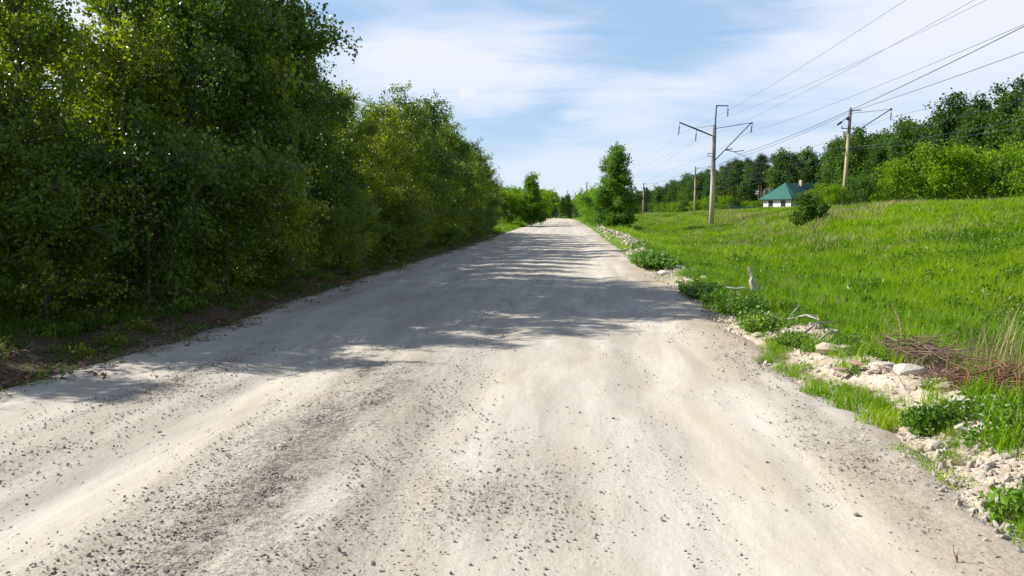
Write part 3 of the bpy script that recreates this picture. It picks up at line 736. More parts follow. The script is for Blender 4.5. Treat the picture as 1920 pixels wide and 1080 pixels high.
def build_mast2(x, y, label, Hh=10.6, full=True, sc=1.0, arm=True):
    r = mast_root('railway_mast', x, y, label, R(2.2) if full else 0)
    r.scale = (sc,) * 3
    m = MB(); m.tube([(0, 0, -.3), (0, 0, 4), (0, 0, Hh)], [.24, .2, .15], 12); m.obj('pole', M['concrete2'], r, True)
    m = MB(); m.tube([(0, 0, Hh - .1), (0, 0, Hh + .25)], [.14, .05], 8); m.tube([(.1, 0, Hh - .1), (1.1, 0, Hh - .05)], .045, 5); m.obj('cap', M['iron'], r)
    if arm:
        m = MB(); m.tube([(.1, 0, 7.9), (4.15, 0, Hh + .15)], .055, 6); m.tube([(.1, 0, Hh - .4), (4.15, 0, Hh + .15)], .02, 4); m.tube([(4.05, 0, Hh + .2), (4.25, 0, Hh + .1)], .1, 5)
        o = m.obj('bracket_arm', M['iron'], r); m = MB(); insulator(m, (4.2, 0, Hh + .1), 1.15); m.obj('insulator', M['insul'], o)
        m = MB(); m.tube([(1.2, 0, 8.4 - .1), (3.2, 0, 7.9)], .035, 5); m.obj('registration_arm', M['iron'], r)
    m = MB(); m.tube([(-.8, 0, 8.6), (.5, 0, 8.6)], .05, 5)
    for px in (-.75, .45): m.tube([(px, 0, 8.55), (px, 0, 8.85)], .05, 6)
    m.obj('upper_crossarm', M['iron'], r)
    m = MB(); m.tube([(-1.1, 0, 6.45), (1.1, 0, 6.35)], .055, 5)
    for px in (-1.05, -.5, .5, 1.05): m.tube([(px, 0, 6.35), (px, 0, 6.65)], .045, 6)
    m.obj('lower_crossarm', M['iron'], r)
    if full:
        m = MB(); m.tube([(-.15, 0, 9.9), (-1.0, 0, 9.1)], .04, 5); m.tube([(-.8, 0, 9.3), (-1.25, 0, 8.95)], [.12, .1], 8); m.tube([(-.35, 0, 9.55), (-.1, 0, 9.75)], .14, 8)
        m.obj('insulator', M['insul'], r)
build_mast2(*P2, 'leaning straw-coloured concrete mast in front of the forest right of the green roof')
P3 = (27.6, 174.0); P4 = (23.6, 246.0); P5 = (6.2, 236.0); P6 = (0.8, 352.0)
build_mast2(*P3, 'slim mast between the hooked mast and the leaning tree line, left of the house', 10.3, False)
build_mast2(*P4, 'small distant mast with a raised diagonal arm right of the lone birch', 10.0, False)
build_mast2(*P5, 'small distant mast partly hidden by the lone birch on its left side', 11.5, False, arm=False)
build_mast2(*P6, 'farthest tiny mast rising from the low wood at the end of the road', 12.2, False, arm=False)

def wire(pts, rad, label, name='overhead_wire', sag=0.9, mark=None):
    P = []
    for (a, b) in zip(pts[:-1], pts[1:]):
        a = np.array(a, float); b = np.array(b, float); L = np.linalg.norm(b - a)
        for k in range(16):
            t = k / 16; p = a + (b - a) * t; p[2] -= 4 * sag * (L / 64) ** 2 * t * (1 - t); P.append(p)
    P.append(np.array(pts[-1], float))
    m = MB(); m.tube(P, rad, 5, cap=False)
    o = m.obj(name, M['wire'])
    return tag(o, label, 'wire')
def gz(p): return tz(p[0], p[1])
z1 = gz(P1); z2 = gz(P2); z3 = gz(P3); z4 = gz(P4)
def line(dx1, h1, dx2, h2, hnear, rad, label, left=True, sag=0.9, far=True, xnear=None):
    """from a point behind the camera to the near mast of that side, then on to the far masts"""
    A = P1 if left else P2; zA = z1 if left else z2
    x = A[0] + dx1
    xn = x if xnear is None else xnear
    pts = [(xn, -44, hnear), (xn, 22, hnear), (x, A[1], zA + h1)]
    if far:
        B = P3 if not left else (15.0, 150.0); D = P4 if not left else (14.0, 214.0)
        pts += [(B[0] + dx2, B[1], (z3 if not left else gz(B)) + h2), (D[0] + dx2, D[1], (z4 if not left else gz(D)) + h2 - .4)]
    return wire(pts, rad, label, sag=sag)
line(-3.7, 9.85, -3.7, 9.85, 9.1, .007, 'faint highest wire crossing the top of the sky from the left crossarm tip', sag=.5)
line(-1.95, 9.15, -1.95, 9.15, 8.8, .007, 'thin wire from the inner insulator of the left crossarm', sag=.5)
line(1.3, 11.75, 1.3, 11.6, 10.1, .008, 'thin wire held by the hooked top bracket of the tall mast', sag=.5)
line(3.75, 10.1, 3.75, 9.8, 9.8, .011, 'wire hung from the right arm of the tall mast', sag=.5)
line(3.0, 7.9, 3.0, 7.5, 9.9, .020, 'thicker dark contact wire on the left track side', sag=.6)
line(1.0, 10.5, 1.0, 10.2, 13.2, .024, 'thick dark wire running to the top of the leaning mast', left=False, sag=.4)
line(4.2, 9.6, 4.2, 9.2, 12.2, .015, 'thinner wire below the thick one, hung from the leaning mast arm', left=False, sag=.5)
line(3.2, 7.8, 3.0, 7.4, 11.0, .008, 'faint low contact wire above the forest line at the right', left=False, sag=.5)
wire([(28.5, 22, 8.4), (28.5, 88, z2 + 6.5), (26.6, 174, z3 + 6.3)], .009, 'pale low line passing in front of the forest through the lower crossarm', sag=.9)
wire([(30.7, 22, 8.4), (30.7, 88, z2 + 6.4), (28.7, 174, z3 + 6.3)], .009, 'second pale low line on the lower crossarm of the leaning mast', sag=.9)

# ------------------------------------------------------------------ scatter by points (stuff)
def src_collection(name, meshes):
    c = bpy.data.collections.new(name)
    for i, me in enumerate(meshes):
        c.objects.link(bpy.data.objects.new('%s_%d' % (name, i), me))
    return c
def scatter(name, coll, P, rot, sc, kind_idx, label, cat):
    me = bpy.data.meshes.new(name); P = np.asarray(P, np.float32)
    me.vertices.add(len(P)); me.vertices.foreach_set('co', P.ravel())
    a = me.attributes.new('rot', 'FLOAT_VECTOR', 'POINT'); a.data.foreach_set('vector', np.asarray(rot, np.float32).ravel())
    a = me.attributes.new('sc', 'FLOAT_VECTOR', 'POINT'); a.data.foreach_set('vector', np.asarray(sc, np.float32).ravel())
    a = me.attributes.new('pick', 'INT', 'POINT'); a.data.foreach_set('value', np.asarray(kind_idx, np.int32))
    o = link(name, me)
    ng = bpy.data.node_groups.new(name + '_scatter', 'GeometryNodeTree')
    ng.interface.new_socket('Geometry', in_out='INPUT', socket_type='NodeSocketGeometry'); ng.interface.new_socket('Geometry', in_out='OUTPUT', socket_type='NodeSocketGeometry')
    N = ng.nodes; Lk = ng.links
    gi = N.new('NodeGroupInput'); go = N.new('NodeGroupOutput'); ip = N.new('GeometryNodeInstanceOnPoints')
    ci = N.new('GeometryNodeCollectionInfo'); ci.inputs['Collection'].default_value = coll; ci.inputs['Separate Children'].default_value = True; ci.inputs['Reset Children'].default_value = True
    ip.inputs['Pick Instance'].default_value = True
    def attr(nm, ty):
        n = N.new('GeometryNodeInputNamedAttribute'); n.data_type = ty; n.inputs['Name'].default_value = nm; return n.outputs['Attribute']
    Lk.new(gi.outputs[0], ip.inputs['Points']); Lk.new(ci.outputs[0], ip.inputs['Instance'])
    Lk.new(attr('pick', 'INT'), ip.inputs['Instance Index'])
    Lk.new(attr('rot', 'FLOAT_VECTOR'), ip.inputs['Rotation']); Lk.new(attr('sc', 'FLOAT_VECTOR'), ip.inputs['Scale'])
    Lk.new(ip.outputs[0], go.inputs[0])
    md = o.modifiers.new('scatter', 'NODES'); md.node_group = ng
    return tag(o, label, cat, kind='stuff')

def blade_tuft(seed, n, h, rad, width, droop, mat, segs=3):
    g = np.random.default_rng(seed); V = []; F = []; b = 0
    for i in range(n):
        a = g.uniform(0, 6.28); r = rad * math.sqrt(g.random()); p = np.array([r * math.cos(a), r * math.sin(a), -0.02])
        az = g.uniform(0, 6.28); out = np.array([math.cos(az), math.sin(az), 0]); side = np.array([-math.sin(az), math.cos(az), 0])
        H = h * g.uniform(0.55, 1.15); wd = width * g.uniform(.7, 1.3); dr = droop * g.uniform(.4, 1.4)
        for k in range(segs):
            t = k / segs; c = p + out * dr * H * t * t + np.array([0, 0, H * (t - 0.25 * dr * t * t)])
            V += [c - side * wd * (1 - t * .75) / 2, c + side * wd * (1 - t * .75) / 2]
        V.append(p + out * dr * H + np.array([0, 0, H * (1 - 0.25 * dr)]))
        for k in range(segs - 1): F.append((b + 2 * k, b + 2 * k + 1, b + 2 * k + 3, b + 2 * k + 2))
        last = b + 2 * (segs - 1); F.append((last, last + 1, last + 2, last + 2))
        b += 2 * segs + 1
    F = np.array(F); q = F[F[:, 2] != F[:, 3]]; t3 = F[F[:, 2] == F[:, 3]][:, :3]
    return raw_mesh('grass_tuft', np.array(V), [q, t3], mat)
tufts = [blade_tuft(400 + i, 34, 0.30, 0.16, 0.010, 0.45, M['grass']) for i in range(4)] + [blade_tuft(405, 24, 0.42, 0.12, 0.012, 0.3, M['grass']), blade_tuft(406, 26, 0.36, 0.14, 0.008, 0.5, M['grass_dry'])]
def weed_mesh(seed, n, h, rad, ls, mat):
    g = np.random.default_rng(seed); c = []
    for i in range(n):
        a = g.uniform(0, 6.28); r = rad * math.sqrt(g.random()); k = int(g.integers(6, 11)); top = h * g.uniform(.5, 1) * (1 - .5 * r / rad)
        z = np.linspace(.12, 1, k) * top; c.append(np.column_stack([r * math.cos(a) + g.normal(0, .03, k), r * math.sin(a) + g.normal(0, .03, k), z]))
    v, f = leaves(np.concatenate(c), ls, g, -0.2, 0.6)
    return raw_mesh('weed', v, f, mat)
tufts += [weed_mesh(410, 20, .26, .16, .05, M['weed'])]
far_tufts = [blade_tuft(420 + i, 26, 0.42, 0.42, 0.035, 0.5, M['grass'], 2) for i in range(3)] + [blade_tuft(424, 22, .5, .4, .03, .4, M['grass_dry'], 2)]
tc_ = src_collection('grass_source', tufts); fc_ = src_collection('far_grass_source', far_tufts)
def field_points(g, n, y0, y1, x0, x1, pw=1.0):
    y = y0 + (y1 - y0) * g.random(n) ** pw; x = x0 + (x1 - x0) * g.random(n)
    return x, y
g = np.random.default_rng(77)
# near meadow
x = []; y = []
for (n, y0, y1, xm) in ((9000, 3.5, 9, 9), (20000, 9, 18, 16), (26000, 18, 36, 28)):
    a, b = field_points(g, n, y0, y1, 2.6, xm); x.append(a); y.append(b)
x = np.concatenate(x); y = np.concatenate(y)
s = x - x_right(y)
lo_ = 0.9 - 0.55 * sstep(8, 14, y); dens = sstep(lo_, lo_ + 1.3, s + 0.9 * fbm(x * 1.1, y * .8, 201)) + 0.16 * sstep(0.5, 0.7, vnoise(x * 1.3, y * .7, 203)) * (s > .35)
ok = (g.random(len(x)) < dens) & (x < 0.62 * y + 4.5)
x = x[ok]; y = y[ok]; n = len(x); s = s[ok]
hgt = (0.5 + 1.05 * vnoise(x * .9, y * .7, 205)) * (0.55 + 0.45 * sstep(1, 3, s)) * (1 + 0.012 * y)
pk = g.choice(7, n, p=[.2, .2, .19, .15, .17, .07, .02]); pk = np.where((s < 2.2) & (g.random(n) < .35), 6, pk)
wp = sstep(.60, .78, vnoise(x * .45, y * .3, 251)); pk = np.where(g.random(n) < .07 * wp, 6, pk); hgt = hgt * np.where((pk == 6) & (s > 2.2), 1.6, 1)
scatter('meadow_grass', tc_, np.column_stack([x, y, terrain(x, y)]), np.column_stack([g.normal(0, .12, n), g.normal(0, .12, n), g.uniform(0, 6.28, n)]),
        np.column_stack([hgt * 1.1, hgt * 1.1, hgt]), pk, 'lush green meadow grass on the right of the road', 'grass')
# far meadow
x, y = field_points(g, 60000, 33, 260, 3.2, 62, 1.6)
s = x - x_right(y); ok = (g.random(len(x)) < sstep(.8, 2.5, s)) & (x < .63 * y + 4); x = x[ok]; y = y[ok]; n = len(x)
hgt = (0.4 + 1.1 * vnoise(x * .45, y * .25, 207)) * (1 + .004 * y)
pk = g.choice(3, n); pk = np.where(g.random(n) < .07 + .32 * sstep(.5, .8, vnoise(x * .16, y * .09, 209)) * sstep(10, 24, x), 3, pk)
scatter('far_meadow_grass', fc_, np.column_stack([x, y, terrain(x, y)]), np.column_stack([g.normal(0, .1, n), g.normal(0, .1, n), g.uniform(0, 6.28, n)]),
        np.column_stack([hgt * 1.3, hgt * 1.3, hgt]), pk, 'sunlit grass of the far meadow slope below the forest', 'grass')
# short olive grass at the seam between road and sand
x, y = field_points(g, 5200, 3.6, 16, 1.9, 3.4, 1.2); s = x - x_right(y)
ok = g.random(len(x)) < np.exp(-((s - .12 - .1 * np.sin(y * 1.3)) / .10) ** 2) * sstep(.42, .62, vnoise(x * 2, y * 1.3, 261)) ; x = x[ok]; y = y[ok]; n = len(x)
hgt = g.uniform(.16, .34, n)
scatter('seam_grass', tc_, np.column_stack([x, y, terrain(x, y) + .004]), np.column_stack([g.normal(0, .25, n), g.normal(0, .25, n), g.uniform(0, 6.28, n)]),
        np.column_stack([hgt * 1.3, hgt * 1.3, hgt]), g.choice([0, 1, 2, 3, 5], n), 'thin strip of short olive grass along the right seam of the road', 'grass')
# left verge and clearing
x, y = field_points(g, 9000, 5.5, 70, -16, -4.7, 1.5)
l = x_left(y) - x; ok = (g.random(len(x)) < sstep(.1, .9, l + 1.2 * fbm(x, y * .7, 211))); x = x[ok]; y = y[ok]; n = len(x)
hgt = g.uniform(.5, 1.1, n); pk = g.choice(7, n, p=[.2, .2, .14, .06, .12, .14, .14])
shade_tufts = [blade_tuft(430 + i, 30, 0.28, 0.17, 0.010, 0.6, M['grass_shade']) for i in range(3)] + [blade_tuft(434, 16, .32, .15, .007, .6, M['grass_dry'])] + [weed_mesh(436 + i, 18, .24, .17, .05, M['leaf_dark' if i else 'leaf']) for i in range(3)]
wc_ = src_collection('shade_grass_source', shade_tufts)
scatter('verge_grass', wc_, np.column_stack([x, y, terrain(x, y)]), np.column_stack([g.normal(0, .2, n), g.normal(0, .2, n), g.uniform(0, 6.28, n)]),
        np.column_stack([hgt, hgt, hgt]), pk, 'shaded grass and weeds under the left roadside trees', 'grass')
x, y = field_points(g, 9000, 68, 260, -30, -4.9, 1.4)
l = x_left(y) - x; ok = l > .3 + .5 * g.random(len(x)); x = x[ok]; y = y[ok]; n = len(x); hgt = g.uniform(.5, 1.2, n)
scatter('clearing_grass', fc_, np.column_stack([x, y, terrain(x, y)]), np.column_stack([g.normal(0, .1, n), g.normal(0, .1, n), g.uniform(0, 6.28, n)]),
        np.column_stack([hgt, hgt, hgt]), g.choice(4, n, p=[.3, .3, .3, .1]), 'bright grass of the clearing left of the far road', 'grass')

# ---- stones
def stone_mesh(seed, mat, sub=2, flat=.7, rough=.28):
    import bmesh
    bm = bmesh.new(); bmesh.ops.create_icosphere(bm, subdivisions=sub, radius=.5)
    g = np.random.default_rng(seed); dirs = g.normal(size=(9, 3)); dirs /= np.linalg.norm(dirs, axis=1)[:, None]; cut = g.uniform(.30, .46, 9)
    for v in bm.verts:
        c = np.array(v.co)
        for d, k in zip(dirs, cut):
            q = c @ d
            if q > k: c = c - d * (q - k) * .9
        c = c * (1 + g.normal(0, rough * .16)); c[0] += .10 * math.sin(c[1] * 9 + seed); c[2] = c[2] * flat + .05 * math.sin(c[0] * 11 + seed)
        v.co = c
    me = bpy.data.meshes.new('stone'); bm.to_mesh(me); bm.free(); me.materials.append(mat); return me
peb = [stone_mesh(500 + i, M['pebble'], 1, .65) for i in range(5)]
pc = src_collection('pebble_source', peb)
x, y = field_points(g, 520000, 1.6, 22, -5.2, 2.6, 1.3)
gv = gravel(x, y)
ok = g.random(len(x)) < (0.85 * gv ** 1.15 + .004 + .03 * sstep(.62, .8, vnoise(x * 1.4, y * 1.1, 221))) * sstep(26, 5, y); x = x[ok]; y = y[ok]; n = len(x)
szp = 0.0032 + .0100 * g.random(n) ** 4 + .012 * (g.random(n) < .02) * g.random(n)
szp *= 1 + .03 * y
scatter('loose_gravel', pc, np.column_stack([x, y, terrain(x, y) + .012 + szp * .12]), g.uniform(0, 6.28, (n, 3)) * np.array([.15, .15, 1]), np.column_stack([szp, szp * .9, szp * .8]) * 1.5,
        g.integers(0, 5, n), 'loose grey gravel swept into bands on the pale road', 'gravel')
rub = [stone_mesh(520 + i, M['stone'], 2, .7) for i in range(4)] + [stone_mesh(530 + i, M['stone_white'], 2, .75) for i in range(2)]
rc = src_collection('rubble_source', rub)
# small rubble along the right edge and the heap by the lone birch
x = []; y = []
a, b = field_points(g, 60000, 2.5, 34, 1.7, 4.2, 1.3); x.append(a); y.append(b)
x = np.concatenate(x); y = np.concatenate(y); s = x - x_right(y)
ok = g.random(len(x)) < np.exp(-((s - .32) / .45) ** 2) * (.25 + .75 * sstep(.4, .7, vnoise(x * 1.7, y * .9, 231))); x = x[ok]; y = y[ok]; n = len(x)
szr = .008 + .055 * g.random(n) ** 5
P_ = np.column_stack([x, y, terrain(x, y) + szr * .15])
szh = szr
x, y = field_points(g, 7000, 34, 88, 2.9, 6, 1.0); s = x - x_right(y)
ok = g.random(len(x)) < np.exp(-((s - 1.0) / .55) ** 2) * (.25 + vnoise(x, y * .5, 233)); x = x[ok]; y = y[ok]; n2 = len(x)
sz2 = .05 + .14 * g.random(n2) ** 2
heap = terrain(x, y) + .25 * g.random(n2) * np.exp(-((x - x_right(y) - 1.0) / .5) ** 2)
P_ = np.concatenate([P_, np.column_stack([x, y, heap])]); sz = np.concatenate([szh, sz2]); n = len(sz)
scatter('crushed_rubble', rc, P_, g.uniform(0, 6.28, (n, 3)) * np.array([.3, .3, 1]), np.column_stack([sz * 1.3, sz, sz * .8]), g.integers(0, 6, n),
        'small pale limestone rubble spilled along the right road edge', 'rubble')
lit = [stone_mesh(570 + i, simple('dark_clods_%d' % i, (0.10, 0.08, 0.06), (0.24, 0.20, 0.15), 6), 1, .6) for i in range(2)]
gl = np.random.default_rng(91)
for i in range(2):
    tb = MB()
    for k in range(7):
        a_ = gl.uniform(0, 6.28); p_ = gl.normal(0, 1.2, 3); p_[2] = abs(p_[2]) * .25; d_ = np.array([math.cos(a_), math.sin(a_), .12]) * gl.uniform(2, 5); tb.tube([p_, p_ + d_ * .5 + gl.normal(0, .25, 3), p_ + d_], [.12, .1, .05], 3)
    lit.append(tb.mesh('sticks', M['twig']))
v_, f_ = leaves(gl.normal(0, 1, (26, 3)) * np.array([2.2, 2.2, .15]) + np.array([0, 0, .3]), .9, gl, 0); lit.append(raw_mesh('dead_leaves', v_, f_, M['twig_brown']))
v_, f_ = leaves(gl.normal(0, 1, (26, 3)) * np.array([1.8, 1.8, .4]) + np.array([0, 0, .6]), .65, gl, 0); lit.append(raw_mesh('small_greens', v_, f_, M['weed']))
lc_ = src_collection('litter_source', lit)
x, y = field_points(gl, 26000, 5.0, 60, -9, -4.2, 1.5); l = x_left(y) - x
ok = gl.random(len(x)) < np.exp(-((l - .45) / .75) ** 2) * (l > -.55) * (.3 + .7 * vnoise(x * 1.5, y * .8, 241)); x = x[ok]; y = y[ok]; n = len(x)
q_ = (.010 + .036 * gl.random(n) ** 3) * (1 + .02 * y)
scatter('verge_litter', lc_, np.column_stack([x, y, terrain(x, y) + .012 * (x > x_left(y)) + q_ * .1]), np.column_stack([gl.normal(0, .15, n), gl.normal(0, .15, n), gl.uniform(0, 6.28, n)]),
        np.column_stack([q_ * 1.2, q_ * 1.2, q_]), gl.choice(6, n, p=[.2, .2, .08, .08, .2, .24]), 'clods, sticks and dead leaves along the left road edge', 'litter')
def stone(mesh, x, y, s, label=None, group=None, rz=None, dz=0.0, tilt=0.1, name='limestone_block', cat='stone'):
    o = link(name, mesh, loc=(x, y, tz(x, y) + s[2] * .10 + dz), rot=(random.uniform(-tilt, tilt), random.uniform(-tilt, tilt), random.uniform(0, 6.28) if rz is None else rz), sc=s)
    return tag(o, label, cat, group)
def PX(px, py, z=0.0):
    """ground point seen at a pixel of the photograph"""
    import mathutils
    d = Vector(((px - 960) / 1500, (540 - py) / 1500, -1)); d.rotate(cam.rotation_euler)
    t = (z - 1.6) / d.z
    return d.x * t, d.y * t
for (px, py, s, k, lb) in (
    (1250, 517, (.55, .30, .22), 5, 'flat white slab at the road edge before the first leafy clump'),
    (1300, 556, (.40, .20, .22), 5, 'pale slab leaning at the corner of the dark leafy clump'),
    (1562, 690, (.42, .30, .22), 0, 'pinkish limestone block topped with brick pieces beside the dead branches'),
    (1700, 745, (.24, .20, .20), 4, 'white rounded limestone lump beneath the brush pile'),
    (1650, 725, (.22, .18, .10), 4, 'white flat stone left of the rounded white lump'),
    (1770, 760, (.30, .17, .17), 5, 'white rough block right of the rounded lump, before the brown twigs'),
    (1800, 795, (.26, .16, .13), 4, 'white crumbly block below the rough one, beside the leafy clump'),
    (1700, 815, (.14, .17, .12), 1, 'yellowish stone at the left foot of the round leafy clump'),
    (1870, 845, (.30, .16, .12), 5, 'wide pale stone half buried near the right picture edge'),
    (1905, 862, (.14, .12, .10), 1, 'small yellowish stone cut by the right picture edge'),
    (1410, 622, (.20, .15, .12), 5, 'single pale stone under the weeds below the broken stump'),
    (1365, 562, (.30, .16, .12), 5, 'white stone left of the broken stump'),
    (1800, 865, (.10, .07, .04), 4, 'small flat white stone lying on the bare sand')):
    x, y = PX(px, py)
    stone(rub[k], x, y, s, lb, rz=random.uniform(-.5, .5))
g5 = np.random.default_rng(31)
for i in range(190):
    y = 4.2 + 32 * g5.random() ** 1.15; s = float(np.abs(g5.normal(.55, .35))) + .05; x = float(x_right(y)) + s; q = g5.uniform(.06, .15) * (1 + .012 * y)
    stone(rub[int(g5.integers(0, 6))], x, y, (q * 1.3, q, q * .8), 'fist-sized pale limestone lump in the rubble strip along the right road edge', 'limestone lumps of the right road edge', name='limestone_lump')
for i in range(60):
    y = g5.uniform(36, 82); x = float(x_right(y)) + 1.0 + g5.normal(0, .45); q = g5.uniform(.10, .28)
    stone(rub[int(g5.integers(0, 6))], x, y, (q * 1.3, q, q * .8), 'pale block on the long rubble heap leading to the lone birch', 'blocks of the long rubble heap', dz=.12, name='heap_block', tilt=.5)
bx, by = PX(1570, 698, .12)
brm = stone_mesh(560, M['brick_rubble'], 2, .5)
for i, (dx, dy) in enumerate(((0, 0), (.14, .03))):
    stone(brm, bx + dx, by + dy - .1, (.2, .1, .07), ('reddish brick piece on the left of the pinkish block', 'reddish brick piece on the right of the pinkish block')[i], dz=.08, name='brick_piece', cat='brick')

# ---- weeds, clumps
def clump(name, px, py, rad, h, nst, ls, label, mat='weed', z=0.0, cat='plant', blades=False, seed=0):
    x, y = PX(px, py, z)
    me = blade_tuft(seed + 600, nst, h, rad, .009, .55, M[mat]) if blades else None
    if me is None:
        g = np.random.default_rng(seed + 600); sb = MB(); c = []
        for i in range(nst):
            a = g.uniform(0, 6.28); r = rad * math.sqrt(g.random()); H = h * g.uniform(.55, 1.05) * (1 - .45 * (r / rad) ** 2)
            b0 = np.array([r * .6 * math.cos(a), r * .6 * math.sin(a), -.02]); t0 = np.array([r * math.cos(a), r * math.sin(a), H])
            sb.tube([b0, (b0 + t0) / 2 + g.normal(0, .01, 3), t0], [.004, .003, .002], 3, cap=False)
            k = int(H / .028) + 3; w_ = g.uniform(.15, 1.05, (k, 1)); c.append(b0 + (t0 - b0) * w_ + g.normal(0, .025, (k, 3)))
        v, f = leaves(np.concatenate(c), ls, g, -.1, .62, .12)
        root = tag(link(name, None, loc=(x, y, tz(x, y))), label, cat)
        link('foliage', raw_mesh('foliage', v, f, M[mat]), root); sb.obj('stems', M['weed'], root)
        return root
    return tag(link(name, me, loc=(x, y, tz(x, y))), label, cat)
clump('leafy_weed', 1738, 818, .17, .21, 110, .042, 'round clump of small dark-green leaves between the pale stones', seed=1)
clump('leafy_weed', 1910, 985, .16, .17, 60, .05, 'low dark-green weed at the right picture edge on the sand', seed=2)
clump('leafy_weed', 1318, 556, .62, .28, 300, 0.066, 'dark leafy weed clump at the road edge behind the leaning slab', seed=3).scale = (.8, 2.4, 1)
clump('leafy_weed', 1225, 500, 1.0, .36, 380, 0.099, 'long low green clump before the rubble heap, left of the white slab', seed=4).scale = (.75, 3.2, 1)
clump('leafy_weed', 1395, 600, .5, .30, 187, 0.053, 'spreading green weeds at the foot of the broken stump', seed=5)
clump('leafy_weed', 1440, 632, .45, .26, 187, 0.046, 'green weeds between the broken stump and the dead branches', seed=6)
clump('leafy_weed', 1895, 858, .12, .08, 40, .04, 'flat green weed between the stones at the right picture edge', seed=7)
clump('leafy_weed', 1350, 575, .35, .28, 136, 0.053, 'green weeds hanging over the rubble just left of the broken stump', seed=8)
clump('leafy_weed', 1500, 662, .3, .16, 153, 0.036, 'low green weeds on the road side of the dead branches', seed=9)
clump('grass_clump', 1560, 745, .24, .15, 260, 0, 'bright grass patch at the left end of the green strip before the stones', 'grass', blades=True, seed=10, cat='grass')
clump('grass_clump', 1610, 770, .24, .17, 300, 0, 'bright grass patch in the middle of the green strip before the stones', 'grass', blades=True, seed=11, cat='grass')
clump('grass_clump', 1655, 800, .20, .16, 240, 0, 'bright grass patch beside the round leafy clump', 'grass', blades=True, seed=12, cat='grass')
clump('grass_clump', 1615, 715, .07, .26, 26, 0, 'broad-bladed upright tuft right of the pinkish block', 'grass', blades=True, seed=13, cat='grass')
for i, (px, py) in enumerate(((1505, 700), (1470, 665), (1690, 850), (1725, 870), (1760, 892), (1800, 915), (1530, 745), (1590, 720))):
    clump('verge_tuft', px, py, .13, .055 if i in (2, 3, 4, 5) else .12, 120, 0, 'short yellowish grass tuft in the thin strip along the sandy road edge', 'grass' if i % 2 else 'grass', blades=True, seed=20 + i, cat='grass').__setitem__('group', 'short tufts of the sandy edge')
# tall dry grass at the right picture edge
for i, (px, py, hh, lb) in enumerate(((1885, 742, .95, 'tall straw-coloured dry grass at the right picture edge'), (1862, 715, .7, 'smaller straw-coloured dry grass left of the tallest one'), (1700, 650, .65, 'thin bent dry grass stalks arching over the brush pile'))):
    x, y = PX(px, py, -.25); me = blade_tuft(640 + i, 130 if i < 2 else 34, hh * 1.1, .34 if i < 2 else .25, .009, .35 if i < 2 else .8, M['grass_dry'], 5)
    tag(link('dry_grass', me, loc=(x, y, tz(x, y))), lb, 'dry grass')

# ---- dead wood
def brush(name, px, py, rx, ry, h, n, L, mat, label, seed, z=-.1, rad=.005, cat='brush'):
    g = np.random.default_rng(seed); m = MB(); x, y = PX(px, py, z)
    for i in range(n):
        a = g.uniform(0, 6.28); r = math.sqrt(g.random()); c = np.array([rx * r * math.cos(a), ry * r * math.sin(a), max(.01, h * (1 - r * r) * g.random())])
        az = g.normal(0.4, .9); d = np.array([math.cos(az), math.sin(az), g.normal(.05, .22)]) * L * g.uniform(.4, 1.1)
        b1 = c + d * .5 + g.normal(0, .05, 3) * L; b2 = c + d + g.normal(0, .09, 3) * L; q = rad * g.uniform(.5, 1.5)
        m.tube([c, b1, b2], [q, q * .8, q * .3], 4, cap=False)
        if g.random() < .7:
            e = b1 + (d * .3 + g.normal(0, .2, 3) * L * .8); m.tube([b1, e], [q * .6, q * .25], 3, cap=False)
    return tag(m.obj(name, M[mat], loc=(x, y, tz(x, y)), smooth=True), label, cat)
brush('brush_pile', 1700, 708, .60, .48, .42, 420, .46, 'twig', 'pile of purplish dead twigs behind the white stones', 71)
brush('brush_pile', 1850, 795, .62, .52, .26, 620, .42, 'twig_brown', 'brown heap of fine dead twigs at the right picture edge', 72)
brush('brush_pile', 1740, 765, .30, .2, .08, 90, .3, 'twig', 'thin scatter of dead twigs between the two brush piles', 73)
def branch(name, pts, r0, mat, label, subs=(), cat='branch'):
    m = MB(); pts = np.array(pts, float); m.tube(pts, np.linspace(r0, r0 * .35, len(pts)), 6)
    root = m.obj(name, M[mat], smooth=True)
    for sp_ in subs:
        q = MB(); sp_ = np.array(sp_, float); q.tube(sp_, np.linspace(r0 * .6, r0 * .2, len(sp_)), 5); q.obj('side_branch', M[mat], root, smooth=True)
    return tag(root, label, cat)
def G(px, py, dz, z=-.02):
    x, y = PX(px, py, z); return (x, y, tz(x, y) + dz)
branch('dead_branch', [G(1435, 622, .06), G(1475, 632, .10), G(1510, 640, .12), G(1535, 655, .14)], .022, 'wood_grey', 'long pale dead branch lying along the verge weeds',
       [[G(1475, 632, .10), G(1490, 625, .2), G(1500, 618, .26)], [G(1510, 640, .12), G(1532, 640, .16), G(1534, 658, .05)]])
branch('dead_branch', [G(1505, 662, .05), G(1530, 655, .10), G(1568, 645, .16)], .018, 'wood_grey', 'short pale dead branch crossing the end of the long one',
       [[G(1530, 655, .10), G(1520, 668, .03)]])
branch('dead_branch', [G(1520, 680, .04), G(1555, 672, .08), G(1580, 664, .12)], .016, 'wood_grey', 'grey dead stick beside the pinkish block')
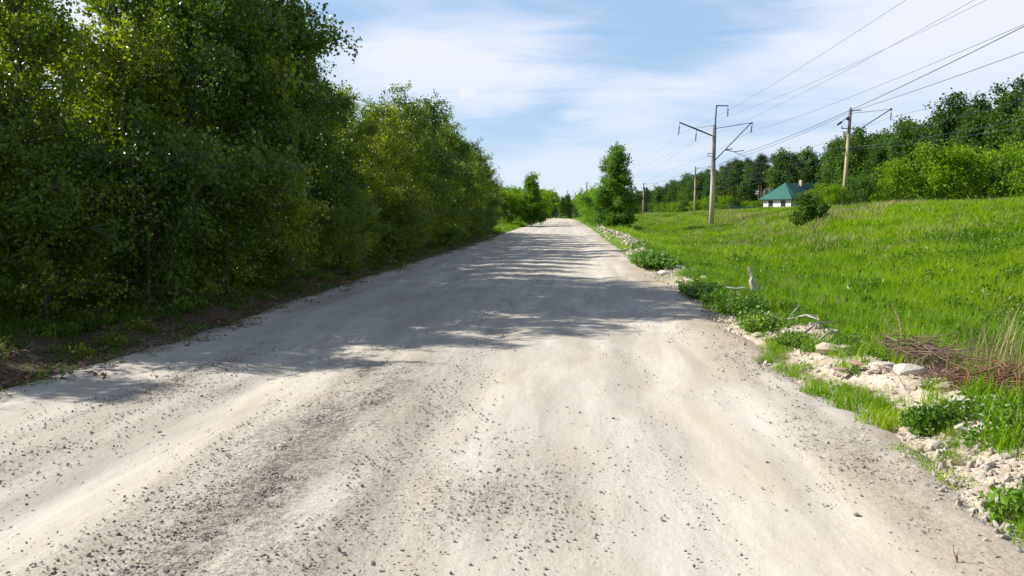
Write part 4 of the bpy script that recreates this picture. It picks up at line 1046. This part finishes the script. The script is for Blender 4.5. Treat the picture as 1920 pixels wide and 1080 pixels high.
# broken stake
sx, sy = PX(1412, 578, -.05); sz0 = tz(sx, sy)
gk = np.random.default_rng(5)
stk = [(sx + .02, sy, sz0 - .05), (sx + .03, sy, sz0 + .06), (sx - .01, sy, sz0 + .15), (sx - .03, sy + .02, sz0 + .24), (sx - .035, sy, sz0 + .33), (sx - .075, sy + .01, sz0 + .42), (sx - .07, sy + .01, sz0 + .49)]
m = MB(); m.tube(stk, [.07, .075, .055, .05, .032, .036, .012], 9)
v0 = m.v[0]; v0 += gk.normal(0, .008, v0.shape)
o = m.obj('broken_stump', M['wood_grey']); tag(o, 'pale gnarled broken stump standing upright among the verge weeds', 'stump')
for pts_, r0_ in (([(sx, sy, sz0 + .05), (sx - .16, sy + .02, sz0 + .12), (sx - .30, sy + .03, sz0 + .10), (sx - .46, sy + .05, sz0 + .13)], .035),
                  ([(sx + .02, sy, sz0 + .05), (sx + .10, sy, sz0 + .12), (sx + .12, sy, sz0 + .20)], .022), ([(sx, sy, sz0 + .02), (sx - .10, sy - .05, sz0 + .05), (sx - .22, sy - .1, sz0 + .02)], .03)):
    m = MB(); m.tube(pts_, np.linspace(r0_, r0_ * .4, len(pts_)), 6); m.obj('root', M['wood_grey'], o, smooth=True)
# small dry twig standing in the sand
tx, ty = PX(1793, 1068); tzz = tz(tx, ty)
m = MB(); m.tube([(tx, ty, tzz - .01), (tx + .003, ty, tzz + .03), (tx, ty, tzz + .045)], [.006, .005, .002], 5)
o = m.obj('dry_twig', M['twig_brown'])
m = MB(); m.tube([(tx, ty, tzz + .025), (tx - .014, ty, tzz + .06), (tx - .016, ty, tzz + .085)], [.003, .002, .001], 4); m.tube([(tx, ty, tzz + .035), (tx + .01, ty, tzz + .08)], [.002, .001], 4)
m.obj('side_twig', M['twig_brown'], o)
tag(o, 'tiny dry twig sticking up from the sand at the lower right', 'twig')

scene.cycles.max_bounces = 8; scene.cycles.diffuse_bounces = 4; scene.cycles.transmission_bounces = 6
scene.cycles.sample_clamp_indirect = 6
